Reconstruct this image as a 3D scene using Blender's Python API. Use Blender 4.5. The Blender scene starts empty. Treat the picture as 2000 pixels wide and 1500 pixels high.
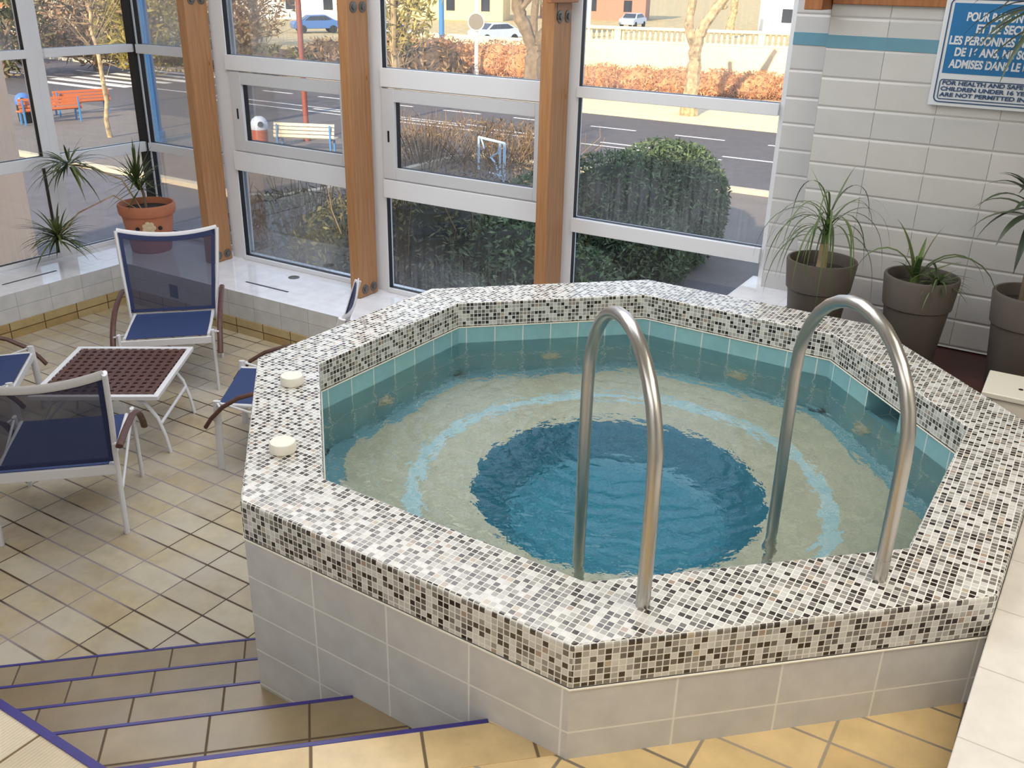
import bpy, bmesh, math, random
from mathutils import Vector, Matrix
R = math.radians
rnd = random.Random(7)
scene = bpy.context.scene
COL = scene.collection

# ------------------------------------------------------------------ camera
TH = 0.0347303                                   # the room is turned 45 deg + TH to the spa's own axes
UX, UY = math.cos(-math.pi/4+TH), math.sin(-math.pi/4+TH)
UVEC = Vector((UX, UY, 0)); VVEC = Vector((-UY, UX, 0))
ROOM = -math.pi/4+TH                             # angle of the room's u axis
def W(u, v, z=0.0):
    """room coordinates (u along the window wall, v towards the street) to world"""
    return Vector((u*UX-v*UY, u*UY+v*UX, z))
cam_d = bpy.data.cameras.new('camera'); cam = bpy.data.objects.new('camera', cam_d); COL.objects.link(cam)
yaw, pit, rol = 0.20898669, 0.41434588, 0.02262468
fw = Vector((math.sin(yaw)*math.cos(pit), math.cos(yaw)*math.cos(pit), -math.sin(pit)))
rt = Vector((math.cos(yaw), -math.sin(yaw), 0)); up = rt.cross(fw)
c_, s_ = math.cos(rol), math.sin(rol)
rt2 = c_*rt+s_*up; up2 = -s_*rt+c_*up
M = Matrix((rt2, up2, -fw)).transposed().to_4x4()
M.translation = Vector((-1.24324676, -3.50687662, 1.65400097))
cam.matrix_world = M
cam_d.sensor_width = 36; cam_d.lens = 1824.23/2000*36; cam_d.clip_start = .05; cam_d.clip_end = 600
scene.camera = cam

# ------------------------------------------------------------------ world, sun, area lights, exposure
world = bpy.data.worlds.new('world'); scene.world = world; world.use_nodes = True
bg = world.node_tree.nodes['Background']
bg.inputs[0].default_value = (.66, .78, 1.0, 1); bg.inputs[1].default_value = 1.7
def lamp(name, kind, energy, color, loc, rot=None, aim=None, **kw):
    d = bpy.data.lights.new(name, kind); d.energy = energy; d.color = color
    for k, v in kw.items(): setattr(d, k, v)
    o = bpy.data.objects.new(name, d); COL.objects.link(o); o.location = loc
    if aim is not None: o.rotation_euler = (Vector(aim)-Vector(loc)).to_track_quat('-Z', 'Y').to_euler()
    if rot is not None: o.rotation_euler = rot
    return o
SUN_TO = Vector((.60, .80, -math.tan(R(25))))
lamp('sun', 'SUN', 10.0, (1, .80, .56), (0, -30, 30), aim=Vector((0, -30, 30))+SUN_TO, angle=R(.8))
lamp('unseen_area_light', 'AREA', 145, (.96, .98, 1), W(-2.4, .8, 2.86), rot=(0, 0, ROOM), shape='RECTANGLE', size=5.0, size_y=2.6)  # unseen overhead light, added to brighten the interior; no fixture is modelled
lamp('unseen_area_light', 'AREA', 74, (1, .91, .77), W(2.6, -1.2, 2.86), rot=(0, 0, ROOM), shape='RECTANGLE', size=2.2, size_y=2.2)
lamp('unseen_area_light', 'AREA', 72, (.97, .98, 1), W(-.6, -4.3, 2.86), rot=(0, 0, ROOM), shape='RECTANGLE', size=4.0, size_y=2.0)  # unseen fill added behind the camera to lift the spa's near sides
vs = scene.view_settings
vs.view_transform = 'Standard'; vs.look = 'None'; vs.exposure = 0.0; vs.gamma = 1.0; vs.use_curve_mapping = False
scene.cycles.max_bounces = 10; scene.cycles.diffuse_bounces = 4; scene.cycles.glossy_bounces = 4
scene.cycles.transmission_bounces = 6; scene.cycles.transparent_max_bounces = 16
scene.cycles.use_denoising = True
scene.cycles.sample_clamp_indirect = 4.0

# ------------------------------------------------------------------ materials
def lin(c):
    return tuple((x/12.92 if x <= .04045 else ((x+.055)/1.055)**2.4) for x in c)
def rgb(r, g, b): return lin((r/255, g/255, b/255))+(1,)
MATS = {}
class NT:
    def __init__(self, name):
        self.m = bpy.data.materials.new(name); self.m.use_nodes = True
        self.t = self.m.node_tree; self.t.nodes.clear()
        self.out = self.t.nodes.new('ShaderNodeOutputMaterial'); MATS[name] = self.m
    def n(self, kind, **kw):
        nd = self.t.nodes.new(kind)
        for k, v in kw.items():
            if k.startswith('i_'): pass
            else: setattr(nd, k, v)
        return nd
    def link(self, a, b): self.t.links.new(a, b)
    def math(self, op, a, b=None, c=None):
        nd = self.n('ShaderNodeMath', operation=op)
        for i, x in enumerate((a, b, c)):
            if x is None: continue
            if hasattr(x, 'is_linked'): self.link(x, nd.inputs[i])
            else: nd.inputs[i].default_value = x
        return nd.outputs[0]
    def mixc(self, f, a, b, blend='MIX'):
        nd = self.n('ShaderNodeMix', data_type='RGBA', blend_type=blend)
        for i, x in ((0, f), (6, a), (7, b)):
            if hasattr(x, 'is_linked'): self.link(x, nd.inputs[i])
            elif i == 0: nd.inputs[0].default_value = x
            else: nd.inputs[i].default_value = x
        return nd.outputs[2]
    def noise(self, vec, scale, detail=2, rough=.5):
        nd = self.n('ShaderNodeTexNoise'); nd.inputs['Scale'].default_value = scale
        nd.inputs['Detail'].default_value = detail; nd.inputs['Roughness'].default_value = rough
        if vec is not None: self.link(vec, nd.inputs['Vector'])
        return nd.outputs[0]
    def ramp(self, fac, stops, interp='LINEAR'):
        nd = self.n('ShaderNodeValToRGB'); cr = nd.color_ramp; cr.interpolation = interp
        while len(cr.elements) < len(stops): cr.elements.new(.5)
        for e, (p, c) in zip(cr.elements, stops):
            e.position = p; e.color = c if len(c) == 4 else tuple(c)+(1,)
        self.link(fac, nd.inputs[0]); return nd.outputs[0]
    def coord(self, which='Object'): return self.n('ShaderNodeTexCoord').outputs[which]
    def uv(self): return self.n('ShaderNodeUVMap').outputs[0]
    def mapping(self, vec, scale=(1, 1, 1), loc=(0, 0, 0)):
        nd = self.n('ShaderNodeMapping'); nd.inputs['Scale'].default_value = scale; nd.inputs['Location'].default_value = loc
        self.link(vec, nd.inputs[0]); return nd.outputs[0]
    def bump(self, h, strength, dist=.005):
        nd = self.n('ShaderNodeBump'); nd.inputs['Strength'].default_value = strength; nd.inputs['Distance'].default_value = dist
        self.link(h, nd.inputs['Height']); return nd.outputs[0]
    def pbr(self, color, rough=.5, metal=0., normal=None, spec=.5, coat=0., **kw):
        b = self.n('ShaderNodeBsdfPrincipled')
        for k, x in (('Base Color', color), ('Roughness', rough), ('Metallic', metal), ('Specular IOR Level', spec), ('Coat Weight', coat)):
            if hasattr(x, 'is_linked'): self.link(x, b.inputs[k])
            else: b.inputs[k].default_value = x
        if normal is not None: self.link(normal, b.inputs['Normal'])
        for k, x in kw.items(): b.inputs[k].default_value = x
        self.link(b.outputs[0], self.out.inputs[0]); return b
def plain(name, color, rough=.5, metal=0., var=0., scale=8., spec=.5, bump=0., coat=0.):
    k = NT(name)
    if var or bump:
        nz = k.noise(k.coord(), scale, 4, .6)
        dark = tuple(x*(1-var) for x in color[:3])+(1,); lite = tuple(min(1, x*(1+var)) for x in color[:3])+(1,)
        c = k.ramp(nz, [(.3, dark), (.7, lite)])
        k.pbr(c, rough, metal, k.bump(nz, bump, .004) if bump else None, spec, coat)
    else: k.pbr(color, rough, metal, None, spec, coat)
    return k.m
def tile(name, tw, th, g, stops, grout, rough=.15, ou=0., ov=0., var=.06, bump=.5, spec=.5, stain=None, interp='CONSTANT', grout_var=0., rib=0., vthin=1., soft=None, patch=None):
    """square-set tiles: each cell takes a tone of its own, grout lines of width g (metres, UV)"""
    k = NT(name); uv = k.uv(); sp = k.n('ShaderNodeSeparateXYZ'); k.link(uv, sp.inputs[0])
    a = k.math('DIVIDE', k.math('ADD', sp.outputs[0], ou+100*tw), tw); b = k.math('DIVIDE', k.math('ADD', sp.outputs[1], ov+100*th), th)
    fa, fb = k.math('FRACT', a), k.math('FRACT', b)
    da = k.math('MULTIPLY', k.math('MINIMUM', fa, k.math('SUBTRACT', 1., fa)), tw)
    db = k.math('MULTIPLY', k.math('MINIMUM', fb, k.math('SUBTRACT', 1., fb)), th)
    if vthin != 1: da = k.math('MULTIPLY', da, vthin)
    d = k.math('MINIMUM', da, db)
    mask = k.n('ShaderNodeMapRange'); k.link(d, mask.inputs[0]); mask.inputs[1].default_value = g*.36; mask.inputs[2].default_value = g*.64
    hm = k.n('ShaderNodeMapRange'); k.link(d, hm.inputs[0]); hm.inputs[1].default_value = g*.2; hm.inputs[2].default_value = soft or g*.7
    cell = k.n('ShaderNodeCombineXYZ'); k.link(k.math('FLOOR', a), cell.inputs[0]); k.link(k.math('FLOOR', b), cell.inputs[1])
    wn = k.n('ShaderNodeTexWhiteNoise', noise_dimensions='3D'); k.link(cell.outputs[0], wn.inputs[0])
    col = k.ramp(wn.outputs[0], stops, interp)
    nz = k.noise(uv, 9., 4, .6)
    col = k.mixc(1., col, k.ramp(nz, [(.25, (1-var*2,)*3), (.75, (1+var,)*3)]), 'MULTIPLY')
    if stain:
        st = k.ramp(k.noise(uv, stain[0], 3, .55), [(.42, (0, 0, 0)), (.68, (1, 1, 1))])
        col = k.mixc(k.math('MULTIPLY', st, stain[2]), col, stain[1])
    gc = grout
    if grout_var:
        gc = k.mixc(k.ramp(k.noise(uv, 1.7, 2), [(.5, (0, 0, 0)), (.62, (1, 1, 1))]), grout, tuple(min(1, x*grout_var) for x in grout[:3])+(1,))
    if patch: gc = k.mixc(k.ramp(k.noise(uv, .8, 2), [(.47, (0, 0, 0)), (.53, (1, 1, 1))]), grout, patch)
    base = k.mixc(mask.outputs[0], gc, col)
    h = hm.outputs[0]
    if rib:
        h = k.math('ADD', h, k.math('MULTIPLY', k.math('SINE', k.math('MULTIPLY', sp.outputs[0], 6.2832/rib)), .35))
    r = k.math('ADD', k.math('MULTIPLY', k.math('SUBTRACT', 1., mask.outputs[0]), .45), rough)
    k.pbr(base, r, 0., k.bump(h, bump, (.0045 if soft else .0012) if not rib else .003), spec); return k.m

DARK, MID, LT, WH, BE = rgb(48, 40, 36), rgb(140, 136, 130), rgb(186, 184, 178), rgb(214, 213, 207), rgb(196, 182, 164)
def mosaic(name, p, g):
    """glass mosaic: in most 2 x 2 groups one chip is near black, the others take a tone of their own"""
    k = NT(name); uv = k.uv(); sp = k.n('ShaderNodeSeparateXYZ'); k.link(uv, sp.inputs[0])
    a = k.math('DIVIDE', k.math('ADD', sp.outputs[0], 100*p), p); b = k.math('DIVIDE', k.math('ADD', sp.outputs[1], 100*p), p)
    fa, fb, ia, ib = k.math('FRACT', a), k.math('FRACT', b), k.math('FLOOR', a), k.math('FLOOR', b)
    d = k.math('MINIMUM', k.math('MINIMUM', fa, k.math('SUBTRACT', 1., fa)), k.math('MINIMUM', fb, k.math('SUBTRACT', 1., fb)))
    mask = k.n('ShaderNodeMapRange'); k.link(d, mask.inputs[0]); mask.inputs[1].default_value = g/p*.36; mask.inputs[2].default_value = g/p*.64
    def white(x, y):
        c = k.n('ShaderNodeCombineXYZ'); k.link(x, c.inputs[0]); k.link(y, c.inputs[1]); w = k.n('ShaderNodeTexWhiteNoise'); k.link(c.outputs[0], w.inputs[0]); return w.outputs[0]
    blk = white(k.math('FLOOR', k.math('MULTIPLY', ia, .5)), k.math('ADD', k.math('FLOOR', k.math('MULTIPLY', ib, .5)), .37))
    pick = k.math('FLOOR', k.math('MULTIPLY', blk, 4.6))
    loc = k.math('ADD', k.math('MODULO', ia, 2.), k.math('MULTIPLY', k.math('MODULO', ib, 2.), 2.))
    dark = k.math('COMPARE', pick, loc, .1)
    col = k.ramp(white(ia, ib), [(0, rgb(104, 101, 97)), (.14, rgb(126, 122, 118)), (.28, rgb(148, 145, 140)), (.42, rgb(178, 177, 173)), (.57, rgb(212, 212, 209)), (.82, rgb(200, 200, 196)), (.94, rgb(186, 172, 154)), (.975, rgb(170, 150, 136))], 'CONSTANT')
    col = k.mixc(dark, col, DARK)
    col = k.mixc(1., col, k.ramp(k.noise(uv, 60., 3, .6), [(.25, (.94,)*3), (.75, (1.03,)*3)]), 'MULTIPLY')
    base = k.mixc(mask.outputs[0], rgb(236, 234, 228), col)
    r = k.math('ADD', k.math('MULTIPLY', k.math('SUBTRACT', 1., mask.outputs[0]), .4), .16)
    k.pbr(base, r, 0., k.bump(mask.outputs[0], .4, .001), .8); return k.m
m_mosaic = mosaic('mosaic', .0214, .0036)
WT = [(0, rgb(204, 203, 202)), (.5, rgb(208, 207, 206)), (.8, rgb(200, 200, 200))]
m_tub = tile('spa_tile', .32, .16, .0065, WT, rgb(232, 230, 224), rough=.2, ou=.0135, ov=.145, bump=.35)
m_wall = tile('wall_tile', .32, .16, .0055, WT, rgb(216, 214, 212), rough=.2, ou=-.07, ov=-.025, bump=1., var=.02, vthin=6., soft=.012)
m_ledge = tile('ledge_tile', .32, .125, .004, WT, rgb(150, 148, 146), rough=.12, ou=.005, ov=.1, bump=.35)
m_ledge_top = tile('ledge_top_tile', .32, .16, .004, [(0, rgb(238, 239, 244)), (.6, rgb(241, 242, 247))], rgb(206, 206, 214), rough=.07, ou=.005, ov=.06, bump=.3)  # window daylight on the ledge top is partly put into this near-white colour
m_big = tile('bench_tile', .32, .62, .005, [(0, rgb(226, 222, 216)), (.6, rgb(230, 226, 220))], rgb(190, 186, 178), rough=.2, ou=.24, ov=.152, bump=.35)
TAN = [(0, rgb(188, 173, 142)), (.3, rgb(182, 168, 142)), (.55, rgb(194, 182, 156)), (.8, rgb(182, 164, 132))]
m_floor = tile('floor_tile', .32, .16, .0125, TAN, rgb(72, 56, 38), rough=.26, ou=.235, ov=.102, var=.08, bump=.5, stain=(2.2, rgb(190, 184, 176), .55), patch=rgb(146, 136, 134), vthin=1.5)
m_floor2 = tile('landing_tile', .32, .16, .010, [(0, rgb(222, 194, 142)), (.4, rgb(216, 186, 134)), (.7, rgb(226, 198, 148))], rgb(164, 152, 134), rough=.24, ou=.06, ov=.152, var=.08, bump=.5, grout_var=.55)
m_step = tile('step_tile', .32, .37, .008, [(0, rgb(142, 125, 96)), (.4, rgb(134, 116, 90)), (.7, rgb(150, 133, 103))], rgb(86, 70, 52), rough=.3, ou=.10, ov=.045, var=.1, bump=.5, stain=(3., rgb(140, 130, 118), .5))
m_nose = tile('landing_edge_tile', .32, .40, .010, [(0, rgb(212, 186, 138)), (.4, rgb(204, 176, 126)), (.7, rgb(218, 194, 150))], rgb(110, 92, 68), rough=.26, ou=.085, ov=.02, var=.1, bump=.5)
m_skirt = tile('skirting_tile', .327, .40, .009, [(0, rgb(182, 160, 114)), (.4, rgb(172, 146, 98)), (.7, rgb(190, 168, 124))], rgb(92, 70, 40), rough=.3, ou=.137, ov=.1, var=.1)
m_rib = tile('ribbed_tile', .32, .32, .008, [(0, rgb(206, 190, 164)), (.5, rgb(214, 200, 176))], rgb(120, 96, 60), rough=.4, ou=.1, ov=.04, rib=.011, bump=.6)
m_pool = tile('pool_wall_tile', .16, .30, .006, [(0, rgb(138, 188, 198)), (.5, rgb(144, 194, 200)), (.8, rgb(132, 182, 194))], rgb(216, 226, 222), rough=.15, ou=.01, ov=.14)
m_seat = tile('pool_seat_mosaic', .025, .025, .003, [(0, rgb(226, 212, 180)), (.4, rgb(216, 204, 176)), (.75, rgb(234, 220, 192))], rgb(226, 214, 188), rough=.3)
m_strip = tile('pool_strip_mosaic', .025, .025, .003, [(0, rgb(214, 238, 238)), (.5, rgb(190, 226, 230)), (.8, rgb(240, 246, 244))], rgb(230, 240, 238), rough=.3)
m_basin = tile('pool_floor_mosaic', .025, .025, .003, [(0, rgb(44, 144, 170)), (.4, rgb(36, 134, 162)), (.75, rgb(56, 154, 178))], rgb(76, 160, 178), rough=.3)
m_blue_tile = plain('blue_band_tile', rgb(104, 152, 172), .2, var=.05)
m_blue_edge = plain('blue_nosing', rgb(54, 46, 124), .35, var=.1, scale=20)
m_paint = plain('white_paint', rgb(225, 224, 220), .6)
m_frame = plain('white_aluminium', rgb(228, 229, 232), .35, var=.02, scale=3)
m_sash = plain('grey_white_sash', rgb(206, 207, 210), .35, var=.02, scale=3)
m_black = plain('black_rubber', rgb(22, 22, 24), .5)
m_steel = plain('brushed_steel', rgb(192, 189, 184), .3, 1.)
m_bolt = plain('zinc_bolt', rgb(120, 116, 110), .45, .8, var=.2, scale=40)
m_white_metal = plain('white_metal', rgb(222, 221, 224), .35)
m_teak = plain('dark_teak', rgb(84, 52, 44), .5, var=.22, scale=30)
m_plast = plain('white_plastic', rgb(238, 234, 220), .4)
m_pot = plain('taupe_pot', rgb(94, 87, 81), .6, var=.06, scale=14)
m_soil = plain('soil', rgb(44, 36, 30), .95, var=.5, scale=60, bump=.8)
m_terra = plain('terracotta', rgb(186, 116, 84), .7, var=.08, scale=12)
m_relief = plain('cream_relief', rgb(212, 190, 156), .7)
m_sign = plain('sign_white', rgb(226, 230, 236), .35)
m_signblue = plain('sign_blue', rgb(30, 116, 176), .4)
m_signline = plain('sign_line', rgb(44, 78, 120), .4)
m_deck = plain('dark_deck', rgb(70, 36, 32), .4, var=.3, scale=5)
m_dark = plain('dark_slot', rgb(60, 60, 70), .5)
m_leaf = {}
def leafmat(name, a, b, rough=.45, back=.35):
    k = NT(name); g = k.n('ShaderNodeNewGeometry')
    c = k.ramp(g.outputs['Random Per Island'], [(0, a), (1, b)])
    bs = k.pbr(c, rough)
    tr = k.n('ShaderNodeBsdfTranslucent'); k.link(c, tr.inputs[0]); mx = k.n('ShaderNodeMixShader'); mx.inputs[0].default_value = back
    k.link(bs.outputs[0], mx.inputs[1]); k.link(tr.outputs[0], mx.inputs[2]); k.link(mx.outputs[0], k.out.inputs[0]); return k.m
lf_drac = leafmat('dracaena_leaf', rgb(44, 62, 34), rgb(110, 122, 62), .4, .2)
lf_pony = leafmat('palm_leaf', rgb(52, 66, 44), rgb(104, 124, 74), .45, .2)
lf_aloe = leafmat('aloe_leaf', rgb(60, 84, 44), rgb(120, 140, 78), .45, .2)
lf_yucca = leafmat('yucca_leaf', rgb(46, 58, 44), rgb(84, 100, 66), .4, .15)
lf_hedge = leafmat('hedge_leaf', rgb(42, 60, 42), rgb(116, 136, 92), .5, .25)
lf_dull = leafmat('dull_leaf', rgb(44, 48, 30), rgb(112, 108, 66), .6, .2)
lf_rust = leafmat('rust_leaf', rgb(170, 116, 80), rgb(226, 184, 140), .8, .3)
lf_dry = leafmat('dry_stem', rgb(92, 70, 54), rgb(168, 140, 104), .8, .2)
lf_olive = leafmat('olive_leaf', rgb(104, 96, 44), rgb(196, 180, 96), .6, .3)
m_bark = plain('pale_bark', rgb(170, 148, 114), .85, var=.55, scale=5, bump=.8)
m_bark2 = plain('grey_bark', rgb(120, 104, 84), .85, var=.4, scale=4, bump=.6)
def wood(name, a, b):
    k = NT(name); v = k.mapping(k.uv(), (14, .7, 1))
    nz = k.noise(v, 3., 5, .6); kn = k.n('ShaderNodeTexVoronoi'); k.link(k.mapping(k.uv(), (9, 3.2, 1)), kn.inputs[0]); kn.inputs['Scale'].default_value = 1.
    c = k.ramp(nz, [(.25, a), (.75, b)])
    knot = k.ramp(kn.outputs[0], [(.05, (1, 1, 1)), (.10, (0, 0, 0))])
    c = k.mixc(k.math('MULTIPLY', knot, .6), c, rgb(84, 50, 30)); k.pbr(c, .5, 0, k.bump(nz, .15, .002)); return k.m
m_wood = wood('glulam_wood', rgb(150, 104, 66), rgb(186, 138, 94))
m_beam = wood('beam_wood', rgb(140, 88, 52), rgb(176, 116, 70))
def glass_mat():
    k = NT('window_glass'); uv = k.uv(); sp = k.n('ShaderNodeSeparateXYZ'); k.link(uv, sp.inputs[0])
    fr = k.n('ShaderNodeFresnel'); fr.inputs[0].default_value = 1.4
    tr = k.n('ShaderNodeBsdfTransparent'); tr.inputs[0].default_value = (.93, .95, .96, 1)
    gl = k.n('ShaderNodeBsdfGlossy'); gl.inputs['Roughness'].default_value = .02
    a = k.n('ShaderNodeMixShader'); k.link(k.math('MULTIPLY', fr.outputs[0], .6), a.inputs[0]); k.link(tr.outputs[0], a.inputs[1]); k.link(gl.outputs[0], a.inputs[2])
    df = k.n('ShaderNodeBsdfDiffuse'); df.inputs[0].default_value = (.62, .66, .72, 1)
    streak = k.ramp(k.noise(k.mapping(uv, (46, 1.6, 1)), 1., 3, .6), [(.36, (.15,)*3), (.72, (1,)*3)])
    patch = k.ramp(k.noise(k.mapping(uv, (1.3, 1.9, 1)), 1., 2), [(.35, (.1,)*3), (.65, (1,)*3)])
    # condensation gathers towards the bottom of each light of glass (UV y runs 0..1 up the pane in the second layer)
    uv2 = k.n('ShaderNodeUVMap', uv_map='pane'); s2 = k.n('ShaderNodeSeparateXYZ'); k.link(uv2.outputs[0], s2.inputs[0])
    low = k.ramp(s2.outputs[1], [(0, (.9,)*3), (.5, (.3,)*3), (.9, (.06,)*3)])
    f = k.math('MULTIPLY', k.math('MULTIPLY', streak, patch), k.math('MULTIPLY', low, .42))
    b = k.n('ShaderNodeMixShader'); k.link(f, b.inputs[0]); k.link(a.outputs[0], b.inputs[1]); k.link(df.outputs[0], b.inputs[2])
    k.link(b.outputs[0], k.out.inputs[0]); return k.m
m_glass = glass_mat()
def fabric(name, col, trans):
    k = NT(name); b = k.pbr(col, .7); tr = k.n('ShaderNodeBsdfTransparent'); mx = k.n('ShaderNodeMixShader'); mx.inputs[0].default_value = trans
    k.link(b.outputs[0], mx.inputs[1]); k.link(tr.outputs[0], mx.inputs[2]); k.link(mx.outputs[0], k.out.inputs[0]); return k.m
m_mesh = fabric('navy_mesh', rgb(46, 54, 84), .46)
m_seatmesh = fabric('navy_seat_mesh', rgb(40, 60, 108), .10)
m_navy = plain('navy_hem', rgb(34, 46, 88), .7)
def water_mat():
    k = NT('water'); co = k.coord()
    n1 = k.noise(co, 13., 3, .55); n2 = k.noise(co, 40., 2, .5)
    wv = k.n('ShaderNodeTexWave', wave_type='RINGS', rings_direction='Z'); k.link(k.mapping(co, (1, 1, 1)), wv.inputs[0])
    wv.inputs['Scale'].default_value = 3.2; wv.inputs['Distortion'].default_value = 5.; wv.inputs['Detail'].default_value = 2.; wv.inputs['Detail Scale'].default_value = 2.5
    h = k.math('ADD', k.math('ADD', k.math('MULTIPLY', n1, 1.0), k.math('MULTIPLY', n2, .28)), k.math('MULTIPLY', wv.outputs[0], .35))
    nm = k.bump(h, .26, .022)
    rf = k.n('ShaderNodeBsdfRefraction'); rf.inputs['IOR'].default_value = 1.33; rf.inputs['Roughness'].default_value = 0.; rf.inputs[0].default_value = (.88, .97, 1.0, 1)
    gl = k.n('ShaderNodeBsdfGlossy'); gl.inputs['Roughness'].default_value = .03
    fr = k.n('ShaderNodeFresnel'); fr.inputs[0].default_value = 1.33
    for x in (rf, gl, fr): k.link(nm, x.inputs['Normal'])
    mx = k.n('ShaderNodeMixShader'); k.link(fr.outputs[0], mx.inputs[0]); k.link(rf.outputs[0], mx.inputs[1]); k.link(gl.outputs[0], mx.inputs[2])
    k.link(mx.outputs[0], k.out.inputs[0]); return k.m
m_water = water_mat()

# ------------------------------------------------------------------ mesh builder
class MB:
    def __init__(self): self.v = []; self.f = []; self.m = []; self.mi = 0
    def add(self, vs, fs):
        o = len(self.v); self.v += [Vector(x) for x in vs]
        for f in fs: self.f.append([i+o for i in f]); self.m.append(self.mi)
        return self
    def mat(self, i): self.mi = i; return self
    def box(self, a, b, mtx=None):
        x0, y0, z0 = a; x1, y1, z1 = b
        vs = [Vector((x, y, z)) for z in (z0, z1) for y in (y0, y1) for x in (x0, x1)]
        if mtx is not None: vs = [mtx @ p for p in vs]
        return self.add(vs, [(0, 2, 3, 1), (4, 5, 7, 6), (0, 1, 5, 4), (2, 6, 7, 3), (0, 4, 6, 2), (1, 3, 7, 5)])
    def rbox(self, u0, u1, v0, v1, z0, z1):
        """box along the room axes"""
        vs = [W(u, v, z) for z in (z0, z1) for v in (v0, v1) for u in (u0, u1)]
        return self.add(vs, [(0, 2, 3, 1), (4, 5, 7, 6), (0, 1, 5, 4), (2, 6, 7, 3), (0, 4, 6, 2), (1, 3, 7, 5)])
    def prism(self, poly, z0, z1, bottom=True):
        n = len(poly); vs = [Vector((p[0], p[1], z0)) for p in poly]+[Vector((p[0], p[1], z1)) for p in poly]
        fs = [(i, (i+1) % n, n+(i+1) % n, n+i) for i in range(n)]+[tuple(range(n, 2*n))]
        if bottom: fs.append(tuple(reversed(range(n))))
        return self.add(vs, fs)
    def tube(self, pts, r, seg=10, caps=True, flat=None):
        """round tube along pts; r may be a list; flat=(a,b,axis) makes an oval of half sizes a, b"""
        pts = [Vector(p) for p in pts]; n = len(pts); rs = r if isinstance(r, (list, tuple)) else [r]*n
        vs = []; prev = None
        for i, p in enumerate(pts):
            t = (pts[min(i+1, n-1)]-pts[max(i-1, 0)]).normalized()
            if flat: a = Vector(flat[2]); a = (a-a.dot(t)*t).normalized()
            else:
                a = prev if prev is not None else (Vector((0, 0, 1)) if abs(t.z) < .9 else Vector((1, 0, 0)))
                a = (a-a.dot(t)*t).normalized()
            prev = a; b = t.cross(a)
            ra, rb = (flat[0], flat[1]) if flat else (rs[i], rs[i])
            for k in range(seg):
                an = 2*math.pi*k/seg; vs.append(p+a*(ra*math.cos(an))+b*(rb*math.sin(an)))
        fs = [(i*seg+k, i*seg+(k+1) % seg, (i+1)*seg+(k+1) % seg, (i+1)*seg+k) for i in range(n-1) for k in range(seg)]
        if caps: fs += [tuple(reversed(range(seg))), tuple(range((n-1)*seg, n*seg))]
        return self.add(vs, fs)
    def lathe(self, prof, c=(0, 0, 0), seg=32, close=False):
        vs = []; n = len(prof); c = Vector(c)
        for r, z in prof:
            for k in range(seg):
                a = 2*math.pi*k/seg; vs.append(c+Vector((r*math.cos(a), r*math.sin(a), z)))
        fs = [(i*seg+k, i*seg+(k+1) % seg, (i+1)*seg+(k+1) % seg, (i+1)*seg+k) for i in range(n-1) for k in range(seg)]
        if close: fs += [tuple(reversed(range(seg))), tuple(range((n-1)*seg, n*seg))]
        return self.add(vs, fs)
    def leaf(self, base, d, length, width, droop, seg=5, fold=.25, taper=.35):
        """a strap leaf that bends down under its weight"""
        d = Vector(d).normalized(); p = Vector(base); side = d.cross(Vector((0, 0, 1)))
        side = side.normalized() if side.length > .01 else Vector((1, 0, 0))
        vs = []; step = length/seg
        for i in range(seg+1):
            t = i/seg; w = width*.5*(min(1, taper+t*2.5) if t < .3 else max(.04, 1-((t-.3)/.7)**1.6))
            nrm = side.cross(d).normalized()
            vs += [p-side*w+nrm*w*fold, p.copy(), p+side*w+nrm*w*fold]
            p = p+d*step; d = (d+Vector((0, 0, -droop*step*(.6+t)))).normalized()
        fs = []
        for i in range(seg): a = i*3; fs += [(a, a+1, a+4, a+3), (a+1, a+2, a+5, a+4)]
        return self.add(vs, fs)
    def cloud(self, c, rad, n, size, rn, shell=.55, stretch=1.6, zmin=None):
        c = Vector(c)
        for _ in range(n):
            while True:
                q = Vector((rn.uniform(-1, 1), rn.uniform(-1, 1), rn.uniform(-1, 1)))
                if shell <= q.length <= 1: break
            p = c+Vector((q.x*rad[0], q.y*rad[1], q.z*rad[2]))
            if zmin is not None and p.z < zmin: continue
            a = Vector((rn.gauss(0, 1), rn.gauss(0, 1), rn.gauss(0, 1))).normalized()
            b = a.cross(Vector((rn.gauss(0, 1), rn.gauss(0, 1), rn.gauss(0, 1)))).normalized()
            s = size*rn.uniform(.6, 1.3); a *= s*stretch; b *= s*.5
            self.add([p-a, p+b, p+a, p-b], [(0, 1, 2, 3)])
        return self
    def build(self, name, mats, parent=None, smooth=True, bev=0., uv=None, ang=35, seg=2):
        me = bpy.data.meshes.new(name); me.from_pydata([tuple(x) for x in self.v], [], self.f)
        mats = mats if isinstance(mats, (list, tuple)) else [mats]
        for m in mats: me.materials.append(m)
        me.polygons.foreach_set('material_index', self.m)
        if smooth:
            me.polygons.foreach_set('use_smooth', [True]*len(me.polygons)); me.set_sharp_from_angle(angle=R(ang))
        if uv is not None: tile_uv(me, uv)
        me.update()
        o = bpy.data.objects.new(name, me); COL.objects.link(o)
        if parent is not None: o.parent = parent
        if bev:
            b = o.modifiers.new('bevel', 'BEVEL'); b.width = bev; b.segments = seg; b.limit_method = 'ANGLE'; b.angle_limit = R(30)
        return o
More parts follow.
